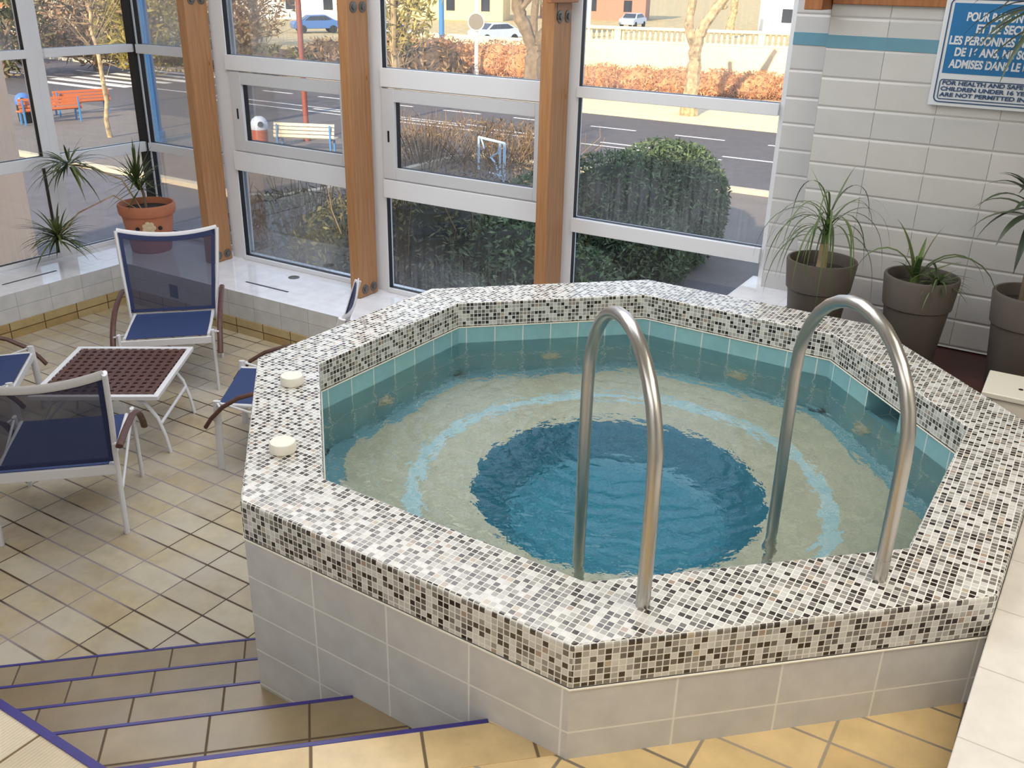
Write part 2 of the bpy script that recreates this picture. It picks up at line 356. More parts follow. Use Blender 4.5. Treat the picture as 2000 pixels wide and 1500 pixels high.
def tile_uv(me, ang):
    """UV in metres: flat faces take x, y turned by ang, upright faces take length along the face and z"""
    lay = me.uv_layers.new(name='UVMap'); ca, sa = math.cos(ang), math.sin(ang)
    for p in me.polygons:
        n = p.normal
        if abs(n.z) > .7: t, b = Vector((ca, sa, 0)), Vector((-sa, ca, 0))
        else: t = Vector((-n.y, n.x, 0)).normalized(); b = Vector((0, 0, 1))
        for li in p.loop_indices:
            co = me.vertices[me.loops[li].vertex_index].co; lay.data[li].uv = (co.dot(t), co.dot(b))
def tag(o, label=None, cat=None, group=None, kind=None):
    for k, v in (('label', label), ('category', cat), ('group', group), ('kind', kind)):
        if v: o[k] = v
    return o
def thing(name, label, cat, loc=(0, 0, 0), rz=0., group=None, kind=None):
    o = bpy.data.objects.new(name, None); COL.objects.link(o); o.location = loc; o.rotation_euler = (0, 0, rz); o.empty_display_size = .1
    return tag(o, label, cat, group, kind)
def dup(root, loc, rz, label, group=None):
    def cp(o, par):
        c = o.copy(); COL.objects.link(c); c.parent = par
        for ch in o.children: cp(ch, c)
        return c
    r = cp(root, None); r.location = loc; r.rotation_euler = (0, 0, rz); r['label'] = label
    if group: r['group'] = group
    return r
def octo(ap):
    k = ap*math.tan(R(22.5))
    return [(-ap, -k), (-k, -ap), (k, -ap), (ap, -k), (ap, k), (k, ap), (-k, ap), (-ap, k)]

# ------------------------------------------------------------------ room shell
ZF, ZU, ZL, ZC, ZG = -1.37, -.405, -.975, 2.9, -3.4    # patio floor, landing, window ledge, ceiling, street
ST = 'structure'
def struct(o, label, cat): return tag(o, label, cat, None, ST)
b = MB(); b.add([W(-6.25, 2.1, ZF), W(-6.25, -3.2, ZF), W(-2.2, -3.2, ZF), W(3.2, -1.2, ZF), W(1.5, 2.1, ZF)], [(0, 1, 2, 3, 4)])
struct(b.build('floor', m_floor, uv=ROOM, smooth=False), 'lower floor of tan tiles with dark grout below the steps', 'floor')
# landing: a tan part by the spa and a ribbed part left of the steps
EDGE = Vector((-1.92, -1.375)); ED = Vector((-UX, -UY))     # its left edge runs along the room axis from the top nosing
b = MB()
e2 = EDGE+ED*2.6
b.mat(0).add([(EDGE.x, EDGE.y, ZU), (1.0, EDGE.y, ZU), (.92, -1.59, ZU), (-1.8, -4.25, ZU), (EDGE.x, -5.2, ZU)], [(4, 3, 2, 1, 0)])
b.mat(1).add([(EDGE.x, EDGE.y, ZU), (EDGE.x, -5.2, ZU), (e2.x-1.2, -5.2, ZU), (e2.x, e2.y, ZU)], [(3, 2, 1, 0)])
b.mat(2).add([(EDGE.x, EDGE.y, ZF), (EDGE.x, EDGE.y, ZU), (e2.x, e2.y, ZU), (e2.x, e2.y, ZF)], [(0, 1, 2, 3)])
b.mat(3)
nd = Vector((-ED.y, ED.x)); 
pq = [EDGE, e2, e2+nd*(.025), EDGE+nd*.025]
if (pq[2]-Vector((-1.2, -3.5))).length > (pq[1]-Vector((-1.2, -3.5))).length: pq = [EDGE, e2, e2-nd*.025, EDGE-nd*.025]
b.prism([(p.x, p.y) for p in pq], ZU-.05, ZU+.004)
struct(b.build('floor', [m_floor2, m_rib, m_ledge, m_blue_edge], uv=ROOM, smooth=False), 'upper landing of honey tiles in front of the spa with a ribbed strip at the left', 'floor')
b = MB(); b.prism([tuple(W(.055, 1.62)[:2]), (1.577, .657), (1.577, -.60), tuple(W(4.2, .2)[:2]), tuple(W(4.2, 2.34)[:2]), tuple(W(.055, 2.34)[:2])], -.6, -.313)
struct(b.build('floor', m_deck, uv=ROOM, smooth=False), 'dark red-brown planting deck behind the spa under the grey pots', 'floor')
b = MB(); b.rbox(.07, 4.2, 2.3, 2.45, -.305, ZC)
struct(b.build('wall_right', m_wall, uv=ROOM, smooth=False), 'white tiled wall behind the grey pots carrying the blue sign', 'wall')
b = MB(); b.rbox(-.215, .075, 2.64, 2.92, -.25, ZC)
struct(b.build('wall_right', m_wall, uv=ROOM, smooth=False), 'narrow white tiled wall strip set back beside the right window', 'wall')
b = MB(); b.rbox(.068, 4.2, 2.296, 2.31, 1.306, 1.374)
struct(b.build('trim_1', m_blue_tile, uv=ROOM, bev=.001), 'blue tile band across the white wall left of the sign', 'trim')
b = MB(); b.rbox(-.217, .06, 2.636, 2.65, 1.292, 1.364)
struct(b.build('trim_2', m_blue_tile, uv=ROOM, bev=.001), 'short blue tile band on the narrow strip beside the window', 'trim')
b = MB(); b.rbox(-7.1, 4.4, -6.2, 3.3, ZC, ZC+.15)
struct(b.build('ceiling', m_paint, smooth=False), 'white ceiling above the spa room', 'ceiling')
b = MB(); b.rbox(-7.1, 4.4, -6.2, -6.0, ZG, ZC)
struct(b.build('wall_back', m_paint, smooth=False), 'white wall behind the camera', 'wall')
b = MB(); b.rbox(4.2, 4.4, -6.0, 3.3, ZG, ZC)
struct(b.build('wall_far_right', m_paint, smooth=False), 'white wall closing the right end of the room', 'wall')
b = MB(); b.rbox(-7.1, -6.84, -6.0, -.6, ZG, ZC)
struct(b.build('wall_left', m_paint, smooth=False), 'white wall on the left beyond the windows', 'wall')
b = MB(); b.rbox(-7.0, -6.93, -.6, 3.1, ZG, ZL-.02); b.rbox(-7.0, .0, 2.93, 3.0, ZG, ZL-.02); b.rbox(-.02, 4.4, 2.92, 3.3, ZG, ZC)
struct(b.build('wall_front', m_paint, smooth=False), 'low outer wall under the windows', 'wall')

# ledge under the windows
t = thing('window_ledge', 'long white tiled ledge running under the windows round the left corner', 'ledge', kind=None)
b = MB()
b.mat(1).add([W(-6.87, 3.05, ZL), W(-6.87, -3., ZL), W(-6.2, -3., ZL), W(-6.2, 2.07, ZL), W(-.34, 2.07, ZL), W(-.34, 3.05, ZL)], [(0, 1, 2, 3), (0, 3, 4, 5)])
b.mat(0).add([W(-6.2, -3, ZL), W(-6.2, -3, -1.225), W(-6.2, 2.07, -1.225), W(-6.2, 2.07, ZL)], [(0, 1, 2, 3)])
b.add([W(-6.2, 2.07, ZL), W(-6.2, 2.07, -1.225), W(-.34, 2.07, -1.225), W(-.34, 2.07, ZL)], [(0, 1, 2, 3)])
b.build('body', [m_ledge, m_ledge_top], t, smooth=False, uv=ROOM)
b = MB(); b.rbox(-6.215, -6.192, -3, 2.08, ZF-.02, -1.225); b.rbox(-6.2, -.34, 2.062, 2.085, ZF-.02, -1.225)
o = b.build('skirting', m_skirt, t, uv=ROOM, bev=.002); tag(o, 'honey brown skirting tiles')
b = MB(); b.rbox(-4.82, -4.30, 2.305, 2.325, ZL, ZL+.003); b.build('grille', m_dark, t, smooth=False)
b = MB(); b.rbox(-6.50, -6.48, 1.02, 1.55, ZL, ZL+.003); b.build('grille', m_dark, t, smooth=False)
b = MB(); b.lathe([(.052, 0), (.052, .004), (.034, .006), (.034, .003), (.0, .003)], W(-4.56, 2.66, ZL), 28); o = b.build('drain', m_bolt, t)
b = MB(); b.rbox(-5.57, -5.47, 2.058, 2.07, -1.19, -1.07); b.build('vent_plate', m_dark, t, smooth=False)

# white tiled block between the ledge and the planting deck
b = MB(); b.rbox(-.34, .05, 1.66, 2.86, ZF, -.25)
tag(b.build('tiled_block', m_ledge_top, uv=ROOM, bev=.004), 'white tiled low wall running from the right window to the back of the spa', 'low wall')

# white tiled bench on the right, beyond the spa's right corner
n1, t1 = Vector((math.cos(R(-45)), math.sin(R(-45)), 0)), Vector((math.cos(R(45)), math.sin(R(45)), 0))
b = MB()
def nt(n, tt, z): return n1*n+t1*tt+Vector((0, 0, z))
q = [(1.5715, -2.6), (3.4, -2.6), (3.4, .62), (1.5715, .62)]
b.add([nt(a, c, z) for z in (ZF, -.1) for a, c in q], [(0, 1, 5, 4), (1, 2, 6, 5), (2, 3, 7, 6), (3, 0, 4, 7), (4, 5, 6, 7)])
o = b.build('tiled_bench', m_big, uv=R(45), bev=.004); tag(o, 'white tiled bench to the right of the spa in front of the box', 'bench')

# ------------------------------------------------------------------ stairs
t = thing('staircase', 'short flight of tan tiled steps with blue nosings going down left of the spa', 'steps', (0, 0, 0))
NOS = [(-1.378, ZU), (-.985, -.602), (-.622, -.80), (-.255, -.99), (.12, -1.18)]
def xl(yy): return EDGE.x+(yy-EDGE.y)*ED.x/ED.y-.01
def xr(yy): return min(-2.2203-yy, -.75) if yy < -.651 else -1.568
for i in range(1, 5):
    y, z = NOS[i]; yb = NOS[i-1][0]; ys = sorted({yb, y} | ({-.651} if yb < -.651 < y else set()))
    b = MB(); b.prism([(xl(yb), yb)]+[(xr(q), q) for q in ys]+[(xl(y), y)], ZF-.02, z)
    st = b.build('step', m_step, t, uv=0., smooth=False)
    b = MB(); b.prism([(xl(y), y-.010), (xr(y), y-.010), (xr(y), y+.004), (xl(y), y+.004)], z-.03, z+.003)
    b.build('nosing', m_blue_edge, st, bev=.002)
y = NOS[0][0]
b = MB(); b.prism([(EDGE.x, y-.014), (-.842, y-.014), (-.842, y+.004), (EDGE.x, y+.004)], ZU-.03, ZU+.003)
tag(b.build('nosing', m_blue_edge, t, bev=.002), 'blue nosing on the landing edge')
b = MB(); b.prism([(EDGE.x, y-.17), (-.645, y-.17), (-.842, y-.014), (EDGE.x, y-.014)], ZU-.03, ZU+.002)
tag(b.build('edge_tiles', m_nose, t, smooth=False, uv=0.), 'row of long tan tiles along the landing edge')

# ------------------------------------------------------------------ the spa
t = thing('whirlpool_tub', 'raised octagonal whirlpool with a grey and white mosaic rim and white tiled sides', 'hot tub', (0, 0, 0))
AO, AI, ZW, ZS = 1.57, 1.29, -.235, -.70
O8, I8 = octo(AO), octo(AI)
b = MB(); b.prism(octo(AO-.001), ZF-.02, -.148)
# keep only the side faces
b.f, b.m = b.f[:8], b.m[:8]
tag(b.build('side_wall', m_tub, t, smooth=False, uv=0.), 'white tiled sides')
b = MB(); n = 8
vs = [(x, y, -.15) for x, y in O8]+[(x, y, 0) for x, y in O8]+[(x, y, 0) for x, y in I8]+[(x, y, -.14) for x, y in I8]
fs = []
for i in range(8):
    j = (i+1) % 8; fs += [(i, j, 8+j, 8+i), (8+i, 8+j, 16+j, 16+i), (16+i, 16+j, 24+j, 24+i)]
fs += [(24+i, 24+(i+1) % 8, (i+1) % 8, i) for i in range(8)]
b.add(vs, fs)
o = b.build('rim', m_mosaic, t, uv=R(46.5), smooth=False, bev=.009, seg=3); tag(o, 'mosaic rim of small grey, white and black tiles')
# white grout beads along the band
b = MB(); b.tube([(x, y, -.151) for x, y in octo(AO+.001)+[octo(AO+.001)[0]]], .0035, 6, False); b.tube([(x, y, -.142) for x, y in octo(AI-.001)+[octo(AI-.001)[0]]], .0035, 6, False)
b.build('grout_bead', m_plast, t)
# inner wall, with the skimmer opening left out of the right face
b = MB(); SK0, SK1 = -.10, .165
for i in range(8):
    (xa, ya), (xb, yb) = I8[i], I8[(i+1) % 8]
    if i == 3:
        for y0, y1, z0, z1 in ((ya, SK0, ZS, -.14), (SK1, yb, ZS, -.14), (SK0, SK1, ZS, -.285)):
            b.add([(AI, y0, z0), (AI, y1, z0), (AI, y1, z1), (AI, y0, z1)], [(3, 2, 1, 0)])
        for fcs in ([(AI, SK0, -.285), (AI, SK1, -.285), (AI+.22, SK1, -.285), (AI+.22, SK0, -.285)], [(AI+.22, SK0, -.285), (AI+.22, SK1, -.285), (AI+.22, SK1, -.14), (AI+.22, SK0, -.14)],
                    [(AI, SK0, -.285), (AI+.22, SK0, -.285), (AI+.22, SK0, -.14), (AI, SK0, -.14)], [(AI, SK1, -.285), (AI+.22, SK1, -.285), (AI+.22, SK1, -.14), (AI, SK1, -.14)]):
            b.add(fcs, [(0, 1, 2, 3)])
    else: b.add([(xa, ya, ZS), (xb, yb, ZS), (xb, yb, -.14), (xa, ya, -.14)], [(3, 2, 1, 0)])
tag(b.build('inner_wall', m_pool, t, smooth=False, uv=0.), 'turquoise tiled inner wall')
# seat ring, strip and basin
def ring(r_out, r_in, z, seg=64, octin=None, octout=None):
    m = MB(); vs = []
    for k in range(seg):
        a = 2*math.pi*(k+.5)/seg
        def oct_r(ap): return ap/math.cos(((a+R(22.5)) % R(45))-R(22.5))
        ro = oct_r(octout) if octout else r_out; ri = oct_r(octin) if octin else r_in
        vs += [(ro*math.cos(a), ro*math.sin(a), z), (ri*math.cos(a), ri*math.sin(a), z)]
    m.add(vs, [(2*k, 2*((k+1) % seg), 2*((k+1) % seg)+1, 2*k+1) for k in range(seg)]); return m
RH = .655
ring(0, 0, ZS, octout=AI+.003, octin=1.215).build('seat_border', m_pool, t, smooth=False, uv=0.)
o = ring(0, RH, ZS, octout=1.217).build('seat', m_seat, t, smooth=False, uv=0.); tag(o, 'sand coloured mosaic seat')
o = ring(.962, .888, ZS+.004, 96).build('seat_strip', m_strip, t, smooth=False, uv=0.); tag(o, 'pale blue strip in the seat')
b = MB(); b.lathe([(RH, ZS), (RH-.03, ZS-.04), (RH-.16, -.98), (RH-.22, -1.0), (0, -1.0)], (0, 0, 0), 64)
tag(b.build('basin', m_basin, t, smooth=False, uv=0.), 'deep blue mosaic basin')
for ang, off in ((90, 0), (135, .1), (45, -.06), (0, .16), (180, .0)):
    nx, ny = math.cos(R(ang)), math.sin(R(ang)); c = Vector((nx*AI-ny*off, ny*AI+nx*off, -.50))
    m = Matrix.Translation(c) @ Vector((-nx, -ny, 0)).to_track_quat('Z', 'Y').to_matrix().to_4x4()
    b = MB(); b.lathe([(.055, 0), (.055, .01), (.04, .018), (.025, .012), (.02, .03), (0, .03)], (0, 0, 0), 20)
    b.v = [m @ p for p in b.v]; b.build('jet', m_seat, t)
b = MB(); wp = octo(AI-.0005)
N = 28
b.prism(wp, ZW-.001, ZW); b.f = [b.f[8]]; b.m = [0]
o = b.build('pool_water', m_water, smooth=False); tag(o, 'clear rippled water filling the octagonal whirlpool', 'water')
# handrails
def rail(x, label, sleeve=False):
    r_ = .0212; pts = [(x, -1.432, -.005), (x, -1.432, .1), (x, -1.432, .25), (x, -1.430, .40)]
    for k in range(1, 16):
        a = math.pi*(1-k/16); pts.append((x, -1.100+.330*math.cos(a), .42+.335*math.sin(a)))
    pts += [(x, -.770, .40), (x, -.772, .2), (x, -.778, 0), (x, -.782, -.3), (x, -.785, ZS+.003)]
    tt = thing('handrail', label, 'handrail', (x, -1.432, 0))
    b = MB(); b.tube([Vector(p)-Vector((x, -1.432, 0)) for p in pts], r_, 20); b.build('tube', m_steel, tt)
    if sleeve: b = MB(); b.tube([(0, 0, -.003), (0, 0, .075)], .0222, 20); b.build('foot_sleeve', m_steel, tt, ang=50)
    return tt
rail(-.405, 'left one of the two arched steel handrails over the whirlpool rim')
rail(.345, 'right one of the two arched steel handrails over the whirlpool rim', True)
def knob(x, y, label):
    tt = thing('air_control_knob', label, 'knob', (x, y, 0))
    b = MB(); b.lathe([(.046, 0), (.050, .004), (.050, .034), (.046, .040), (0, .041)], (0, 0, 0), 28, True); b.build('cap', m_plast, tt)
    return tt
knob(-1.408, .322, 'white round air knob on the left rim, the one farther from the camera')
knob(-1.434, -.305, 'white round air knob on the left rim, the one nearer the camera')

# ------------------------------------------------------------------ windows and posts
def pane_obj(b, t, plane='v'):
    o = b.build('glass_pane', m_glass, t, smooth=False, uv=ROOM); me = o.data
    lay = me.uv_layers.new(name='pane'); zs = [v.co.z for v in me.vertices]; z0, z1 = min(zs), max(zs)
    for l in me.loops: lay.data[l.index].uv = (.5, (me.vertices[l.vertex_index].co.z-z0)/(z1-z0))
    return o
def wbox(axis, pos, a0, a1, d0, d1, z0, z1, b):
    """box on a window plane: a along the wall, d outwards depth from the plane"""
    if axis == 'v': b.rbox(a0, a1, pos+d0, pos+d1, z0, z1)
    else: b.rbox(pos-d1, pos-d0, a0, a1, z0, z1)
def window(n, label, axis, pos, a0, a1, lights, jl, jr, zt=2.55, zb=ZL, sash=None):
    """a0..a1 outer frame, jl/jr jamb widths, lights = list of (z0, z1) glass openings"""
    t = thing('window_%d' % n, label, 'window', (0, 0, 0), kind=ST)
    g0, g1 = a0+jl, a1-jr
    b = MB()
    for x0, x1 in ((a0, g0), (g1, a1)): wbox(axis, pos, x0, x1, 0, .010, zb, zt+.1, b)
    for x0, x1 in ((a0, g0), (g1, a1)): wbox(axis, pos, x0, x1, .060, .076, zb, zt+.1, b)
    b.build('jamb', m_frame, t, bev=.002)
    edges = [zb]+[z for l in lights for z in l]+[zt+.1]
    for k in range(0, len(edges), 2):
        b = MB(); wbox(axis, pos, g0, g1, -.030 if k else -.02, .010, edges[k], edges[k+1], b); wbox(axis, pos, g0, g1, .060, .076, edges[k], edges[k+1], b)
        b.build('sill_rail' if k == 0 else 'transom', m_frame, t, bev=.003)
    for z0, z1 in lights:
        s = sash if (sash and sash[0] == (z0, z1)) else None
        b = MB(); h0, h1, y0, y1 = g0, g1, z0, z1
        if s:
            _, so, sw = s
            par = MB(); wbox(axis, pos, g0+so, g1-so, -.022, .006, z0+.012, z1-.012, par)
            h0, h1, y0, y1 = g0+so+sw, g1-so-sw, z0+.012+sw*.72, z1-.012-sw*.78
            par = MB()
            for x0, x1, q0, q1 in ((g0+so, h0, z0+.012, z1-.012), (h1, g1-so, z0+.012, z1-.012), (h0, h1, z0+.012, y0), (h0, h1, y1, z1-.012)):
                wbox(axis, pos, x0, x1, -.022, .008, q0, q1, par)
            so_ = par.build('sash', m_sash, t, bev=.003)
            hb = MB(); wbox(axis, pos, g0+so+sw*.45, g0+so+sw*.45+.016, -.027, -.02, (z0+z1)/2-.06, (z0+z1)/2+.03, hb); hb.build('handle', m_black, so_)
            fb = MB()
            for x0, x1, q0, q1 in ((g0, g0+so-.006, z0, z1), (g1-so+.006, g1, z0, z1), (g0, g1, z0, z0+.008), (g0, g1, z1-.008, z1)):
                wbox(axis, pos, x0, x1, -.004, .01, q0, q1, fb)
            fb.build('vent_frame', m_frame, t, bev=.001)
        th = .016
        for x0, x1, q0, q1 in ((h0-th, h0, y0-th, y1+th), (h1, h1+th, y0-th, y1+th), (h0, h1, y0-th, y0), (h0, h1, y1, y1+th)):
            wbox(axis, pos, x0, x1, .0105, .058, q0, q1, b)
        b.build('gasket', m_black, t, smooth=False)
        b = MB(); wbox(axis, pos, h0-.004, h1+.004, .056, .059, y0-.004, y1+.004, b); pane_obj(b, t)
    return t
ZP = -.935
window(1, 'window between the left and middle posts with an opening sash', 'v', 2.84, -5.54, -3.70, [(ZP, -.10), (.075, .80), (.93, 2.4)], .172, .16, sash=((.075, .80), .035, .135))
window(2, 'window between the middle and right posts with a green-brown view', 'v', 2.84, -3.70, -1.86, [(ZP, -.122), (.03, .785), (.93, 2.4)], .118, .13, sash=((.03, .785), .0, .13))
window(3, 'large right window beside the tiled wall with the green hedge behind it', 'v', 2.84, -1.86, -.20, [(ZP, -.145), (-.042, .842), (.918, 2.4)], .086, .10)
window(4, 'narrow corner window left of the left post', 'v', 3.03, -6.87, -5.52, [(ZP, -.105), (-.022, .848), (.935, 2.4)], .05, .12)
window(5, 'left side window beside the corner behind the terracotta pot', 'u', -6.87, 1.95, 3.05, [(ZP, -.11), (-.01, .86), (.935, 2.4)], .085, .045)
window(6, 'left side window at the picture edge showing a beige wall', 'u', -6.87, -.6, 1.95, [(ZP, -.11), (-.01, .86), (.935, 2.4)], .1, .085)
b = MB(); b.rbox(-6.93, -6.84, 2.985, 3.075, ZL, ZC)
struct(b.build('trim_3', m_black, bev=.003), 'black corner post where the left and right windows meet', 'corner post')
b = MB(); b.rbox(-6.95, -.2, 2.85, 3.1, 2.6, ZC); b.rbox(-6.96, -6.86, -.6, 3.1, 2.6, ZC)
struct(b.build('trim_4', m_frame, smooth=False), 'white head panel above the windows', 'trim')
def post(u, label, crack=False):
    tt = thing('timber_post', label, 'post', W(u, 2.655, ZL+.003), ROOM)
    b = MB(); b.box((-.05, -.125, 0), (.05, .125, ZC-ZL)); b.build('shaft', m_wood, tt, uv=0., bev=.006)
    for z in (.066, 2.36):
        for y in (-.048, .062):
            b = MB(); b.lathe([(.042, 0), (.042, .006), (.022, .008), (.022, .018), (0, .02)], (0, 0, 0), 18)
            m = Matrix.Translation((.05, y, z)) @ Vector((1, 0, 0)).to_track_quat('Z', 'Y').to_matrix().to_4x4(); b.v = [m @ p for p in b.v]
            b.build('bolt', m_bolt, tt)
    if crack:
        b = MB(); b.box((.0495, -.095, 2.34), (.0508, -.088, 2.9)); b.build('shrinkage_crack', m_black, tt, smooth=False)
    return tt
post(-5.535, 'left one of the three timber posts at the windows')
post(-3.708, 'middle one of the three timber posts at the windows')
post(-1.872, 'right one of the three timber posts at the windows', True)
def pine(name, label, pts):
    b = MB(); b.add(pts, [(0, 2, 3, 1), (4, 5, 7, 6), (0, 1, 5, 4), (2, 6, 7, 3), (0, 4, 6, 2), (1, 3, 7, 5)])
    return tag(b.build(name, m_beam, uv=ROOM, bev=.004), label, 'beam')
pine('timber_beam', 'horizontal timber beam across the top of the tiled wall beside the sign', [W(u, v, z) for z in (1.535, 1.78) for v in (2.275, 2.298) for u in (.075, 4.1)])
pine('timber_beam', 'timber beam end jutting out at the corner beside the right window', [W(u, v, z) for z in (1.505, 1.75) for v in (2.10, 2.9) for u in (-.03, .068)])
pine('timber_beam', 'timber rafter end fixed to the top of the right post', [W(u, v, z) for z in (1.478, 1.72) for v in (2.40, 2.78) for u in (-1.818, -1.775)])

# ------------------------------------------------------------------ garden chairs and table
def slab(grid, th):
    """thin cloth of thickness th over a grid of points (rows of equal length)"""
    m = MB(); nr, nc = len(grid), len(grid[0]); nv = []
    for i in range(nr):
        for j in range(nc):
            a = Vector(grid[min(i+1, nr-1)][j])-Vector(grid[max(i-1, 0)][j]); c = Vector(grid[i][min(j+1, nc-1)])-Vector(grid[i][max(j-1, 0)])
            nv.append(a.cross(c).normalized())
    flat = [Vector(p) for row in grid for p in row]
    vs = [p+n*th/2 for p, n in zip(flat, nv)]+[p-n*th/2 for p, n in zip(flat, nv)]; o = nr*nc; fs = []
    for i in range(nr-1):
        for j in range(nc-1):
            a = i*nc+j; q = (a, a+nc, a+nc+1, a+1); fs += [q, tuple(o+x for x in reversed(q))]
    ring_ = [j for j in range(nc)]+[i*nc+nc-1 for i in range(1, nr)]+[(nr-1)*nc+j for j in range(nc-2, -1, -1)]+[i*nc for i in range(nr-2, 0, -1)]
    for k in range(len(ring_)): a, c = ring_[k], ring_[(k+1) % len(ring_)]; fs.append((a, c, o+c, o+a))
    return m.add(vs, fs)
def lerp(a, c, t): return Vector(a)*(1-t)+Vector(c)*t
def make_chair(label, loc, rz):
    t = thing('garden_chair', label, 'chair', loc, rz, 'navy garden chairs round the low table')
    BA = R(18); BL = .67; y0, z0 = -.30, .435
    def back(x, s, bow=0.): return Vector((x, y0-math.sin(BA)*s-bow*math.cos(BA), z0+math.cos(BA)*s-bow*math.sin(BA)))
    for sx in (-1, 1):
        b = MB(); b.tube([(sx*.335, -.34, 0), (sx*.334, -.325, .22), (sx*.333, -.30, .40), back(sx*.340, .1), back(sx*.364, BL*.5), back(sx*.390, BL)], 1, 14, flat=(.024, .015, (0, 1, .2)))
        b.build('back_upright', m_white_metal, t)
        b = MB(); b.tube([(sx*.335, .345, 0), (sx*.335, .335, .26), (sx*.337, .325, .49)], 1, 12, flat=(.024, .013, (0, 1, 0)))
        b.build('leg', m_white_metal, t)
        b = MB(); b.tube([(sx*.338, .325, .48), (sx*.338, -.285, .27)], .0085, 8); b.build('strut', m_white_metal, t)
        b = MB(); pts = [(sx*.385, -.42, .60), (sx*.388, -.33, .604), (sx*.39, -.15, .598), (sx*.39, .03, .578), (sx*.388, .17, .535), (sx*.386, .28, .468), (sx*.384, .36, .385), (sx*.382, .40, .325)]
        b.tube(pts, 1, 14, flat=(.021, .014, (1, 0, 0))); ar = b.build('armrest', m_teak, t)
        
        for q in ([(sx*.345, -.375, .595), (sx*.385, -.38, .60)], [(sx*.337, .325, .478), (sx*.386, .29, .458)]): b = MB(); b.tube(q, .008, 8); b.build('bracket', m_white_metal, ar)
        b = MB(); b.tube([(sx*.302, .325, .448), (sx*.302, .0, .432), (sx*.302, -.30, .43)], .013, 10); b.build('seat_rail', m_white_metal, t)
    b = MB(); b.box((-.333, .318, .385), (.333, .336, .44)); b.build('front_rail', m_white_metal, t, bev=.004)
    b = MB(); b.box((-.333, -.322, .375), (.333, -.302, .435)); b.build('rear_rail', m_white_metal, t, bev=.004)
    b = MB(); pts = [back(.775*(k/12-.5), BL-.006-.045*(1-(2*k/12-1)**2), .035*(1-(2*k/12-1)**2)) for k in range(13)]; b.tube(pts, 1, 10, flat=(.030, .007, (0, -.3, .95)))
    b.build('top_rail', m_white_metal, t)
    g = [[Vector((.295*(2*j/8-1), .325-.62*i/10, .452-.02*i/10-.02*math.sin(math.pi*i/10)*(1-(2*j/8-1)**2))) for j in range(9)] for i in range(11)]
    slab(g, .004).build('seat_sling', m_seatmesh, t)
    def brow(s, w=None):
        hw = .322+.050*s/BL
        return [back(hw*(2*j/10-1), s-.045*(1-(2*j/10-1)**2)*(s/BL)**2, (.035*(1-(2*j/10-1)**2)*(s/BL)**1.2)-.012) for j in range(11)]
    S0, S1 = .012, BL-.012
    g = [brow(S0+(S1-S0)*i/10) for i in range(11)]
    slab(g, .004).build('back_sling', m_mesh, t)
    hb = MB()
    def strip(g2, th):
        m = slab(g2, th); hb.add(m.v, m.f)
    fw_ = .028
    for rows in ([brow(S0), brow(S0+fw_)], [brow(S1-fw_*1.6), brow(S1)]): strip(rows, .009)
    for e in (0, -1):
        def col(s):
            r0 = brow(s); a, c = (r0[0], r0[1]) if e == 0 else (r0[-2], r0[-1])
            k = fw_/(c-a).length; return [a, lerp(a, c, k)] if e == 0 else [lerp(c, a, k), c]
        strip([col(S0+(S1-S0)*i/10) for i in range(11)], .009)
    tag(hb.build('back_hem', m_navy, t), 'navy hem of the back')
    return t
ch = make_chair('navy garden chair facing the camera in front of the terracotta pot', (-2.45, 3.80, ZF), R(180+2))
dup(ch, (-2.80, 1.79, ZF), R(1.5), 'navy garden chair nearest the camera with its back turned, at the left edge')
dup(ch, (-1.585, 2.43, ZF), R(90-10), 'navy garden chair half hidden behind the whirlpool rim')
dup(ch, (-3.66, 2.97, ZF), R(-90+3), 'navy garden chair cut off at the left edge beyond the low table')
t = thing('low_table', 'low square table with a white frame and a dark wooden lattice top', 'table', (-2.70, 2.875, ZF), R(-8.6))
HX, HY, HT = .415, .445, .45
b = MB(); w_ = .036
for a, c in (((-HX, -HY), (HX, -HY+w_)), ((-HX, HY-w_), (HX, HY)), ((-HX, -HY+w_), (-HX+w_, HY-w_)), ((HX-w_, -HY+w_), (HX, HY-w_))): b.box((a[0], a[1], HT-.03), (c[0], c[1], HT))
b.build('frame', m_white_metal, t, bev=.004)
b = MB(); nx_ = 13
for k in range(nx_):
    x = (-HX+w_)+(2*HX-2*w_)*(k+.5)/nx_; b.box((x-.0145, -HY+w_, HT-.018), (x+.0145, HY-w_, HT-.004))
    y = (-HY+w_)+(2*HY-2*w_)*(k+.5)/nx_; b.box((-HX+w_, y-.0145, HT-.0185), (HX-w_, y+.0145, HT-.005))
b.build('lattice', m_teak, t, smooth=False)
for sx in (-1, 1):
    for y in (-.37, .25):
        b = MB(); b.tube([(sx*.20, y, HT-.03), (sx*.30, y, .37), (sx*.37, y, .26), (sx*.405, y, .13), (sx*.425, y, 0)], 1, 12, flat=(.018, .010, (0, 1, 0))); b.build('leg', m_white_metal, t)
    b = MB(); b.tube([(sx*.385, -.37, .215), (sx*.385, .25, .215)], .011, 8); b.build('stretcher', m_white_metal, t)

